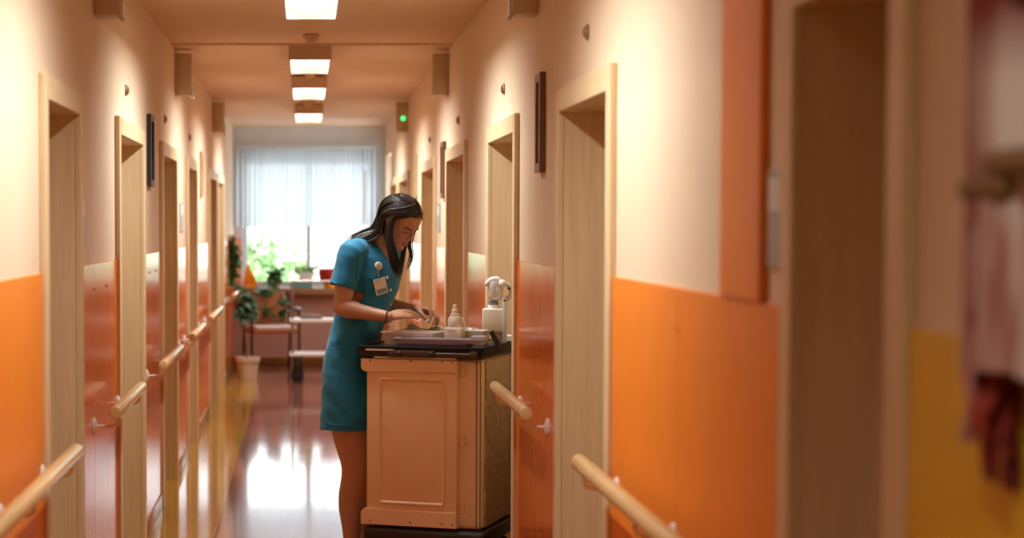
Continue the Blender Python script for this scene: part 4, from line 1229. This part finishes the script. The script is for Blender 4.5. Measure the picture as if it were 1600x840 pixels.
# nose, lips, chin, ears
blob_tube(bm, [H(0.0855, 0.016), H(0.0925, 0.001), H(0.0985, -0.015), H(0.1030, -0.0265)], [0.0058, 0.0060, 0.0070, 0.0082], 14)
for s in (1, -1): ball(bm, H(0.0935, -0.0305, 0.0095 * s), 0.0068, 12)
blob_tube(bm, [H(0.088, -0.0585, 0.021), H(0.0945, -0.0555, 0.009), H(0.0955, -0.0562, 0), H(0.0945, -0.0555, -0.009), H(0.088, -0.0585, -0.021)], [0.0032, 0.0050, 0.0050, 0.0050, 0.0032], 10)
blob_tube(bm, [H(0.087, -0.0610, 0.019), H(0.0925, -0.0665, 0.007), H(0.0930, -0.0672, 0), H(0.0925, -0.0665, -0.007), H(0.087, -0.0610, -0.019)], [0.0032, 0.0056, 0.0060, 0.0056, 0.0032], 10)
ball(bm, H(0.079, -0.093), 0.0155, 16, (1, 1, 1))
for s in (1, -1):
    ear = [(0.004, 0.022), (-0.012, 0.026), (-0.022, 0.014), (-0.020, -0.004), (-0.010, -0.022), (0.0, -0.032), (0.003, -0.022)]
    blob_tube(bm, spline([H(-0.013 + a, b - 0.001, (0.071 + 0.010 * (1 - abs(b) / 0.03) * (1 if a < -0.005 else 0.4)) * s) for a, b in ear], 18), [0.0058] * 14 + [0.0065, 0.0075, 0.0075, 0.006], 10)
    ball(bm, H(-0.019, 0.0, 0.071 * s), 0.016, 12, (0.9, 0.35, 1.25), Rm)
# arms
arm(bm, SH_R, EL_R, WR_R); arm(bm, SH_L, EL_L, WR_L)
# hands
dR = (P(644, 489, 8.835) - WR_R); nR = Vector((0.22, -0.40, 0.88))
tipsR = hand(bm, WR_R, dR, nR, -1, (0.074, 0.081, 0.076, 0.060), ((10, 20, 12), (8, 20, 14), (6, 20, 14), (2, 20, 14)), (0.02, 0.0, -0.03, -0.06), ((0.80, 0.50, -0.45, 0.038), (0.95, 0.20, -0.40, 0.031), (0.95, -0.05, -0.30, 0.026)))
dL = (P(684, 490, 9.00) - WR_L); nL = Vector((0.40, 0.20, 0.88))
tipsL = hand(bm, WR_L, dL, nL, +1, (0.068, 0.075, 0.070, 0.056), ((44, 40, 18), (38, 40, 20), (30, 42, 22), (24, 44, 22)), (0.0, 0.0, -0.05, -0.10), ((0.80, 0.40, -0.45, 0.038), (0.90, 0.05, -0.45, 0.031), (0.80, -0.15, -0.50, 0.025)))
# legs and feet
f22, r22 = fr(22)
def leg(s, kneeu, anku, dD, du=0):
    hip = P(553 + du, 640, DP) + r22 * (0.085 * s); kn = P(kneeu, 728, DP + dD) ; an = P(anku, 872, DP + dD)
    kn.x = kn.x; pts = spline([hip, hip.lerp(kn, .5), kn, kn.lerp(an, .33) - f22 * 0.014, kn.lerp(an, .68) - f22 * 0.004, an], 20)
    rad = np.interp(np.linspace(0, 1, 20), [0, .2, .4, .5, .6, .68, .8, .92, 1], [.092, .082, .062, .055, .058, .056, .044, .034, .033]).tolist()
    blob_tube(bm, pts, rad, 22)
    an2 = Vector((an.x, an.y, 0.055))
    blob_tube(bm, [an, an2 - f22 * 0.01, an2 + f22 * 0.06 + Vector((0, 0, -0.01)), an2 + f22 * 0.13 + Vector((0, 0, -0.022))], [0.034, 0.038, 0.036, 0.026], 16)
    return an
AN_R = leg(1, 554, 549, -0.08, 0)
AN_L = leg(-1, 576, 573, 0.09, 6)
co, fc, ed = voxel(bm, 0.0031, 3)

# sculpt the face: sockets, lids, philtrum, nostrils, nails
hc = np.array(HC); hf, hu, hr = np.array(HF), np.array(HU), np.array(HR)
def loc(co): d = co - hc; return d @ hf, d @ hu, d @ hr
def push(co, c, rad, vec, amt):
    F, U, R = loc(co); q = ((F - c[0]) / rad[0]) ** 2 + ((U - c[1]) / rad[1]) ** 2 + ((R - c[2]) / rad[2]) ** 2
    w = np.exp(-q) * amt
    return co + w[:, None] * (hf * vec[0] + hu * vec[1] + hr * vec[2])
for s in (1, -1):
    co = push(co, (0.085, 0.004, 0.033 * s), (0.03, 0.0125, 0.019), (-1, 0, 0), 0.0105)      # socket
    co = push(co, (0.09, 0.022, 0.030 * s), (0.03, 0.007, 0.022), (1, 0, 0), 0.0030)         # brow ridge
    co = push(co, (0.078, -0.001, 0.0325 * s), (0.02, 0.0085, 0.0135), (1, 0, 0), 0.0060)    # lid over the eyeball
    co = push(co, (0.078, -0.030, 0.042 * s), (0.03, 0.018, 0.018), (1, 0, 0), 0.0030)       # cheekbone
    co = push(co, (0.07, -0.062, 0.045 * s), (0.03, 0.014, 0.014), (-1, 0, 0), 0.0030)       # hollow below the cheek
    co = push(co, (0.098, -0.0355, 0.005 * s), (0.006, 0.003, 0.003), (0, 1, 0), 0.0030)    # nostril
co = push(co, (0.092, -0.046, 0.0), (0.02, 0.006, 0.004), (-1, 0, 0), 0.0012)
co = push(co, (0.095, -0.0605, 0.0), (0.02, 0.0020, 0.022), (-1, 0, 0), 0.0028)              # line between the lips
co = push(co, (0.088, -0.077, 0.0), (0.02, 0.006, 0.02), (-1, 0, 0), 0.0030)                 # below the lower lip
fcn = np.array([f if len(f) == 4 else (*f, f[-1]) for f in fc]); cen = co[fcn].mean(axis=1)
F, U, R = loc(cen)
midx = np.zeros(len(fc), dtype=np.int32)
lipm = (F > 0.08) & ((np.abs(R) / 0.0225) ** 2 + ((U + 0.0608) / 0.0105) ** 2 < 1)
midx[lipm] = 1
mesh_obj('body', co, fc, [M['skin'], M['lips']], person, base, midx)

# eyes looking down, brows, lashes
def pobj(name, bm, m, parent=None, **k):
    for v in bm.verts: v.co -= base
    return obj(name, bm, m, parent or person, **k)
bF, bU, bR = loc(co)
_hd = np.where((bF > 0.03) & (np.abs(bU) < 0.06) & (np.abs(bR) < 0.075))[0]
def face(u, r, off=0.0):
    """point on the face at height u and lateral r in the head's own axes"""
    d_ = np.hypot(bU[_hd] - u, bR[_hd] - r); k = np.argsort(d_)[:4]
    return H(float(bF[_hd][k].max()) + off, u, r)
for s in (1, -1):
    c_ = face(-0.0065, 0.0325 * s) - HF * 0.0098
    bm = B(); ball(bm, c_, 0.0105, 18, (1.0, 1.15, 0.36), Rm)
    e = pobj('eye', bm, M['eyewhite'])
    bm = B(); ball(bm, c_ + HF * 0.0042, 0.0064, 12, (1, 0.85, 0.58), Rm); pobj('iris', bm, M['iris'], e)
    bm = B(); tube(bm, [face(u_, r_ * s, 0.0008) for u_, r_ in ((-0.0050, 0.0185), (-0.0044, 0.0225), (-0.0038, 0.0275), (-0.0036, 0.0325), (-0.0040, 0.0375), (-0.0050, 0.0425), (-0.0058, 0.0470))], [0.0009, 0.0017, 0.0021, 0.0022, 0.0023, 0.0021, 0.0010], 8); pobj('eyelash', bm, M['hair'])
    bm = B(); tube(bm, [face(u_, r_ * s, 0.0004) for u_, r_ in ((0.0165, 0.012), (0.0190, 0.018), (0.0212, 0.025), (0.0226, 0.032), (0.0226, 0.039), (0.0208, 0.046), (0.0175, 0.052))], [0.0022, 0.0031, 0.0034, 0.0033, 0.0029, 0.0021, 0.0010], 8, 0.6); pobj('eyebrow', bm, M['hair'])

# fingernails are part of the hands: small plates on the finger tips
M['nail'] = mat('nail', (0.55, 0.32, 0.24), 0.25, noise_amt=0.02)
bm = B()
for tp, dd, r in tipsR[:4]:
    n_ = (nR - dd * nR.dot(dd)).normalized(); s_ = dd.cross(n_)
    c_ = tp - dd * 0.001 + n_ * (r * 0.52)
    rs = [[c_ + dd * (x * 0.006) + s_ * (0.0042 * cos(a) * (1 - .2 * abs(x))) + n_ * (0.0011 * sin(a)) for a in [2 * pi * k / 10 for k in range(10)]] for x in (-1, 0, 1)]
    skin_rings(bm, rs)
pobj('fingernails', bm, M['nail'])

# hair: a cap on the skull and long locks
rngh = random.Random(11)
bm = B()
capR = (0.104, 0.084, 0.0985)
cap_c = (-0.014, 0.030)
n_u, n_v = 56, 34
def hairline(az):   # az: angle from the front (0) to the back (pi): lowest polar height covered
    return np.interp(abs(az), [0, 0.5, 0.85, 1.15, 1.5, 2.0, 2.6, pi], [0.50, 0.46, 0.28, 0.02, -0.12, -0.42, -0.60, -0.62])
rows = []
for j in range(n_v + 1):
    row = []
    for i in range(n_u):
        az = -pi + 2 * pi * i / n_u
        top = pi / 2; lowh = math.asin(max(-1, min(1, hairline(az))))
        el_ = top + (lowh - top) * j / n_v
        k = 1.0 + 0.012 * sin(az * 23 + j * .2) * (j / n_v) + 0.006 * sin(az * 41)
        if j == n_v: k = 0.93
        part = 1 - 0.02 * math.exp(-(az / 0.16) ** 2)
        row.append(bm.verts.new(H(cap_c[0] + capR[0] * k * cos(el_) * cos(az), cap_c[1] + capR[2] * k * sin(el_) * part, capR[1] * k * cos(el_) * sin(az))))
    rows.append(row)
for a, b in zip(rows, rows[1:]):
    for i in range(n_u):
        j = (i + 1) % n_u
        bm.faces.new((a[i], a[j], b[j], b[i]))
bmesh.ops.remove_doubles(bm, verts=bm.verts, dist=1e-6)
def onskull(az, el_, k=1.02):
    return H(cap_c[0] + capR[0] * k * cos(el_) * cos(az), cap_c[1] + capR[2] * k * sin(el_), capR[1] * k * cos(el_) * sin(az))
def locks(paths, n, r0, r1, jit):
    """paths: two boundary guide polylines; strands are spread between them"""
    for q in range(n):
        t = rngh.random()
        pts = [a.lerp(b, t) for a, b in zip(*paths)]
        jv = Vector((rngh.gauss(0, jit), rngh.gauss(0, jit), rngh.gauss(0, jit)))
        m_ = len(pts)
        pts = [p + jv * (0.3 + 0.9 * i / m_) for i, p in enumerate(pts)]
        end = rngh.uniform(0.86, 1.0)
        fine = spline(pts, 22); fine = fine[:max(8, int(22 * end))]
        k_ = len(fine)
        ra = r0 * rngh.uniform(.7, 1.2)
        tube(bm, fine, [ra * (0.7 + 0.3 * min(1, i / 4)) * (1 - (i / (k_ - 1)) ** 3) + r1 for i in range(k_)], 6, 0.6)
# az > 0 is the near (right) side of the head
# strands combed over the skull from the parting to the back
for sgn, cnt in ((1, 150), (-1, 90)):
    for q in range(cnt):
        a0 = rngh.uniform(0.0, 0.10) * sgn; e0 = rngh.uniform(0.62, 1.62)
        a1 = rngh.uniform(1.9, 3.0) * sgn; el1 = rngh.uniform(-0.55, 0.5)
        pts = []
        for k in range(12):
            t = k / 11; pts.append(onskull(a0 + (a1 - a0) * t, e0 + (el1 - e0) * t + 0.22 * sin(pi * t), 1.012 + 0.012 * sin(pi * t)))
        tube(bm, pts, [0.0012] + [0.0034] * 10 + [0.0012], 6, 0.5)
# near-side front lock: from the parting over the temple, in front of the ear, hanging straight down
A = [onskull(0.18, 1.05), onskull(0.95, 0.62, 1.03), onskull(1.42, 0.10, 1.05), P(605, 366, 8.865), P(607, 392, 8.85), P(612, 418, 8.85), P(619, 434, 8.85)]
Bq = [onskull(0.10, 0.85), onskull(0.80, 0.42, 1.03), onskull(1.2, 0.02, 1.04), P(613, 368, 8.865), P(620, 394, 8.86), P(627, 420, 8.86), P(625, 440, 8.86)]
locks((A, Bq), 90, 0.0042, 0.0004, 0.004)
# combed back above the ear
A = [onskull(0.3, 1.2), onskull(1.1, 0.8, 1.03), onskull(1.75, 0.15, 1.04), onskull(2.0, -0.35, 1.08), P(590, 358, 8.93), P(574, 368, 8.95), P(556, 375, 8.97)]
Bq = [onskull(0.2, 1.0), onskull(1.0, 0.55, 1.03), onskull(1.5, 0.12, 1.04), onskull(1.72, -0.25, 1.07), P(596, 364, 8.91), P(583, 376, 8.90), P(567, 380, 8.89)]
locks((A, Bq), 90, 0.0042, 0.0004, 0.005)
# hair of the back of the head falling over the near shoulder blade
A = [onskull(2.6, 0.9), onskull(2.9, 0.3, 1.03), onskull(3.0, -0.2, 1.06), P(585, 350, 9.02), P(566, 360, 9.03), P(548, 371, 9.02), P(541, 380, 9.01)]
Bq = [onskull(1.6, 0.9), onskull(2.0, 0.3, 1.03), onskull(2.2, -0.3, 1.07), P(590, 362, 8.95), P(572, 371, 8.94), P(556, 377, 8.94), P(549, 385, 8.94)]
locks((A, Bq), 150, 0.0045, 0.0004, 0.006)
# lock between the ear and the neck, falling behind the front lock
A = [onskull(1.5, 0.3), onskull(1.95, -0.1, 1.05), P(605, 362, 8.90), P(608, 384, 8.86), P(612, 405, 8.85), P(618, 428, 8.85)]
Bq = [onskull(1.7, 0.2), onskull(2.1, -0.2, 1.05), P(600, 366, 8.91), P(606, 390, 8.87), P(611, 412, 8.86), P(622, 440, 8.86)]
locks((A, Bq), 8, 0.0026, 0.0004, 0.003)
# far-side lock hanging beyond the chin
A = [onskull(-0.2, 1.0), onskull(-0.95, 0.5, 1.03), onskull(-1.2, 0.0, 1.05), P(638, 378, 9.03), P(641, 396, 9.03), P(638, 412, 9.02), P(628, 428, 9.0)]
Bq = [onskull(-0.12, 0.9), onskull(-0.8, 0.35, 1.03), onskull(-1.0, -0.1, 1.04), P(643, 380, 9.04), P(645, 398, 9.04), P(641, 414, 9.03), P(629, 432, 9.0)]
locks((A, Bq), 15, 0.003, 0.0004, 0.004)
A = [onskull(-0.2, 1.0), onskull(-1.1, 0.5, 1.03), onskull(-1.5, 0.0, 1.05), P(632, 382, 9.02), P(629, 400, 9.0), P(626, 418, 8.98), P(624, 438, 8.95)]
Bq = [onskull(-0.12, 0.9), onskull(-1.0, 0.35, 1.03), onskull(-1.3, -0.1, 1.04), P(636, 384, 9.02), P(633, 402, 9.0), P(630, 420, 8.98), P(626, 440, 8.95)]
locks((A, Bq), 22, 0.0032, 0.0004, 0.005)
pobj('hair', bm, M['hair'], angle=60)

# the dress
bm = B(); skin_rings(bm, torso_rings(0.010))
sl_dir = (EL_R - SH_R).normalized(); sl_end = SH_R + (EL_R - SH_R) * 0.60
blob = lambda a, b, ra: blob_tube(bm, a, ra, 22)
f34, r34 = fr(34)
SEND_R = P(535, 449, 8.87)
blob_tube(bm, spline([P(566, 393, 8.96), SH_R + Vector((0.004, 0, 0.004)), SH_R.lerp(SEND_R, .5), SEND_R], 12), [0.060, 0.061, 0.062, 0.062, 0.062, 0.062, 0.062, 0.062, 0.062, 0.0625, 0.063, 0.063], 24)
SEND_L = SH_L.lerp(EL_L, 0.62)
blob_tube(bm, spline([P(592, 395, 9.10), SH_L, SH_L.lerp(SEND_L, .5), SEND_L], 12), [0.058, 0.060] + [0.0605] * 10, 24)
for s in (1, -1):
    blob_tube(bm, [nb + r34 * (0.045 * s) + Vector((-0.012, 0, -0.012)), nb + r34 * (0.09 * s) + Vector((-0.014, 0, -0.035)), (SH_R if s == 1 else SH_L) + Vector((0, 0, 0.004))], [0.040, 0.046, 0.056], 18)
co, fc, ed = voxel(bm, 0.0055, 5)
nr = normals_v(co, fc)
# soft folds
disp = np.zeros(len(co))
nbv = np.array(nb)
for i, p in enumerate(co):
    v = Vector(p)
    a = noise.noise(Vector((p[0] * 9, p[1] * 9, p[2] * 4.5)))
    b = noise.noise(Vector((p[0] * 17 + p[2] * 9, p[1] * 17, p[2] * 13 + 5)))
    waist = math.exp(-((p[2] - 1.17) / 0.13) ** 2)
    disp[i] = 0.0052 * a + (0.0046 + 0.0044 * waist) * b
hem = P(553, 668, DP).z
skirt = np.clip((1.05 - co[:, 2]) / 0.4, 0, 1)
ang = np.arctan2(co[:, 1] - base.y, co[:, 0] - base.x)
disp += skirt * 0.005 * np.sin(ang * 7 + 1.0)
co = co + nr * disp[:, None]
co = smooth_v(co, ed, 1)
nr = normals_v(co, fc)
q = np.array([f if len(f) == 4 else (*f, f[-1]) for f in fc]); cen = co[q].mean(axis=1); fn = nr[q].mean(axis=1)
keep = ~((cen[:, 2] < hem + 0.006) & (fn[:, 2] < -0.35))
for e_, dr in ((SEND_R, (SEND_R - SH_R.lerp(SEND_R, .5)).normalized()), (SEND_L, (SEND_L - SH_L).normalized())):
    dl = cen - np.array(e_); ax = dl @ np.array(dr)
    keep &= ~((ax > -0.004) & (np.linalg.norm(dl, axis=1) < 0.11))
vb = P(604, 421, 8.93)      # bottom of the neckline
rel = cen - nbv
lat = rel @ np.array(r34); fw = rel @ np.array(f34)
hgt = cen[:, 2] - vb.z
kx = (np.array(nb) - np.array(vb)) @ np.array(r34)
front = fw > 0.0
inV = front & (hgt > 0) & (np.abs(lat) < 0.006 + 0.62 * np.clip(hgt, 0, 1))
topn = (np.linalg.norm(rel[:, :2], axis=1) < 0.066) & (rel[:, 2] > -0.045)
keep &= ~(inV | topn)
# straighten the cut edges of hem and sleeves
edge_v = np.unique(q[~keep]); kept_v = np.zeros(len(co), bool); kept_v[np.unique(q[keep])] = True
bv = edge_v[kept_v[edge_v]]
for i in bv:
    if co[i, 2] < hem + 0.03: co[i, 2] = hem + 0.004
for e_, dr in ((SEND_R, (SEND_R - SH_R.lerp(SEND_R, .5)).normalized()), (SEND_L, (SEND_L - SH_L).normalized())):
    dv = np.array(dr)
    for i in bv:
        d_ = co[i] - np.array(e_)
        if np.linalg.norm(d_) < 0.11 and abs(d_ @ dv) < 0.02: co[i] -= dv * (d_ @ dv + 0.002)
fk = [f for f, k in zip(fc, keep) if k]
used = np.unique(np.concatenate([np.array(f) for f in fk])); mp_ = -np.ones(len(co), dtype=np.int64); mp_[used] = np.arange(len(used))
dress = mesh_obj('dress', co[used], [tuple(int(mp_[i]) for i in f) for f in fk], [M['dress']], person, base)
sd = dress.modifiers.new('thickness', 'SOLIDIFY'); sd.thickness = 0.0025; sd.offset = 0.0
dtree_co = co[used]; dtree_n = nr[used]
def on_dress(u, v, off=0.003):
    """front-most dress vertex under a pixel, pushed out along its normal"""
    best = None
    d = (P(u, v, 9.0) - Vector((0, 0, EYE))); d.normalize()
    dn = np.array(d); rel_ = dtree_co - np.array((0, 0, EYE)); t = rel_ @ dn
    dist = np.linalg.norm(rel_ - t[:, None] * dn, axis=1)
    ok = np.where(dist < 0.008)[0]
    if len(ok) == 0: ok = np.array([np.argmin(dist)])
    i = ok[np.argmin(t[ok])]
    n_ = Vector(dtree_n[i]).normalized()
    return Vector(dtree_co[i]) + n_ * off, n_
# collar edges, seams, pocket and buttons
bm = B()
def band(pix, r, off=0.001):
    pts = [on_dress(u, v, off)[0] for u, v in pix]
    sm = spline(pts, 24)
    for _ in range(3): sm = [sm[0]] + [(a + b * 2 + c) / 4 for a, b, c in zip(sm, sm[1:], sm[2:])] + [sm[-1]]
    tube(bm, sm, r, 8, 0.6)
band([(517, 439), (526, 446), (538, 452), (551, 456)], 0.0035)
band([(508, 661), (525, 665), (545, 667), (565, 667)], 0.0035)
band([(562, 379), (560, 395), (559, 415), (556, 440)], 0.0022)
pobj('seam', bm, M['dressseam'], dress)
bm = B(); band([(566, 432), (576, 435), (588, 438), (598, 440)], 0.003); band([(566, 432), (568, 446), (570, 462)], 0.002); pobj('pocket_edge', bm, M['dressseam'], dress)
for u, v in ((606, 433), (611.5, 454), (611.5, 477)):
    p, n_ = on_dress(u, v, 0.002)
    bm = B(); lathe(bm, [(0.0075, 0), (0.008, 0.002), (0.006, 0.0035), (0.003, 0.0028)], 16, Matrix.Translation(p) @ n_.to_track_quat('Z', 'Y').to_matrix().to_4x4())
    pobj('button', bm, M['white'], dress)
# tie hanging at the hip
bm = B(); pts = [on_dress(u, v, 0.004)[0] for u, v in ((558, 556), (560, 575), (561, 592), (563, 612))]; tube(bm, spline(pts, 14), 0.005, 8, 0.4)
pts = [on_dress(u, v, 0.004)[0] for u, v in ((560, 572), (567, 582), (569, 598))]; tube(bm, spline(pts, 12), 0.005, 8, 0.4); pobj('tie', bm, M['dressseam'], dress)

# bracelet and clogs
bm = B()
fd = (WR_R - EL_R).normalized(); c_ = WR_R - fd * 0.008
s1 = fd.orthogonal().normalized(); s2 = fd.cross(s1)
lp = [c_ + (s1 * cos(a) + s2 * sin(a)) * 0.0305 + fd * 0.002 * sin(3 * a) for a in [2 * pi * k / 28 for k in range(29)]]
tube(bm, lp, 0.0028, 8)
M['strap'] = mat('olive_strap', (0.06, 0.055, 0.035), 0.6, noise_amt=0.2)
br = pobj('bracelet', bm, M['strap'])
bm = B(); ball(bm, P(607, 507, 8.765), 0.0055, 12); ball(bm, P(609, 510, 8.765), 0.004, 10); pobj('charm', bm, M['steel'], br)
for an in (AN_R, AN_L):
    bm = B(); o_ = Vector((an.x, an.y, 0)); rs = []
    for x, w, h in ((-0.075, .018, .045), (-0.07, .034, .055), (-0.03, .040, .060), (0.03, .044, .075), (0.09, .048, .07), (0.14, .046, .055), (0.175, .032, .042), (0.187, .012, .03)):
        c0 = o_ + f22 * x; r_ = []
        for k in range(20):
            a = 2 * pi * k / 20; z = h * 0.5 + h * 0.5 * sin(a) * (1 if sin(a) > 0 else 1)
            r_.append(c0 + r22 * (w * (abs(cos(a)) ** .8) * (1 if cos(a) > 0 else -1)) + Vector((0, 0, max(0.002, z))))
        rs.append(r_)
    skin_rings(bm, rs); pobj('clog', bm, M['white'])

# badge clipped to the dress, with a round cream reel
p0, n0 = on_dress(594, 447, 0.007)
t = empty('id_badge', p0, label='white identity badge with round cream reel clipped to the teal dress', cat='badge')
wc = [on_dress(u, v, 0.006)[0] for u, v in ((580.5, 432), (600, 436), (608, 460), (588.5, 457.5))]
ctr_ = sum(wc, Vector()) / 4
ex = ((wc[1] - wc[0]) + (wc[2] - wc[3])).normalized(); ey = ((wc[0] - wc[3]) + (wc[1] - wc[2])); ey = (ey - ex * ey.dot(ex)).normalized(); ez = ex.cross(ey)
ez = Vector((0.38, -0.92, -0.10)).normalized(); ey = Vector((-0.22, -0.20, 0.95)); ey = (ey - ez * ey.dot(ez)).normalized(); ex = ey.cross(ez)
Mb = Matrix((ex, ey, ez)).transposed().to_4x4(); Mb.translation = ctr_ - p0 + ez * 0.010
bw, bh = 0.031, 0.038
M['badgecard'] = mat('badge_card', (0.72, 0.77, 0.80), 0.3, noise_amt=0.03)
M['badgegrey'] = mat('badge_print', (0.24, 0.29, 0.33), 0.4, noise_amt=0.15, noise_scale=60, stretch=(1, 1, 4))
bm = B(); box(bm, (-bw, -bh, -0.0015), (bw, bh, 0.0015), 0.001, 1, Mb); obj('card', bm, M['badgecard'], t, angle=20)
bm = B(); box(bm, (-bw * .8, -bh * .85, 0.001), (bw * .85, -bh * .30, 0.0022), 0, 1, Mb); box(bm, (-bw * .8, bh * .78, 0.001), (bw * .2, bh * .86, 0.0022), 0, 1, Mb); obj('print', bm, M['badgegrey'], t, smooth=False)
bm = B(); box(bm, (-bw * .8, -bh * .15, 0.001), (-bw * .1, bh * .6, 0.0022), 0, 1, Mb); box(bm, (bw * .05, bh * .05, 0.001), (bw * .75, bh * .14, 0.0022), 0, 1, Mb); obj('photo_patch', bm, M['tray'], t, smooth=False)
p1, n1 = on_dress(591, 414, 0.006)
Mr = Matrix.Translation(p1 - p0) @ n1.to_track_quat('Z', 'Y').to_matrix().to_4x4()
M['reel'] = mat('cream_reel', (0.62, 0.52, 0.42), 0.4, noise_amt=0.05)
bm = B(); lathe(bm, [(0.016, 0), (0.0195, 0.003), (0.0195, 0.008), (0.015, 0.012), (0.004, 0.013)], 24, Mr); obj('reel', bm, M['reel'], t)
bm = B()
for a in (-0.4, 1.5, 3.3, 4.6): lathe(bm, [(0.0035, 0.009), (0.0035, 0.0125), (0.001, 0.013)], 10, Mr @ Matrix.Translation((0.008 * cos(a), 0.008 * sin(a), 0)))
obj('spots', bm, M['black'], t)
p2, _n = on_dress(592, 425, 0.006); p3, _n = on_dress(593, 432, 0.008)
bm = B(); tube(bm, [p1 - p0 + n1 * 0.005, p2 - p0, p3 - p0], 0.0035, 8, 0.6); ball(bm, p2 - p0, 0.006, 10); obj('strap', bm, M['reel'], t)

# white tablet held between the fingers of the left hand
tp = tipsL[0][0].lerp(tipsL[4][0], 0.5)
t = empty('ampoule', tp, label='tiny white piece pinched between the fingers of the far hand', cat='medicine')
bm = B(); blob_tube(bm, [(-0.004, -0.004, -0.002), (0.005, -0.004, 0.004)], 0.0062, 14); obj('body', bm, M['white'], t)
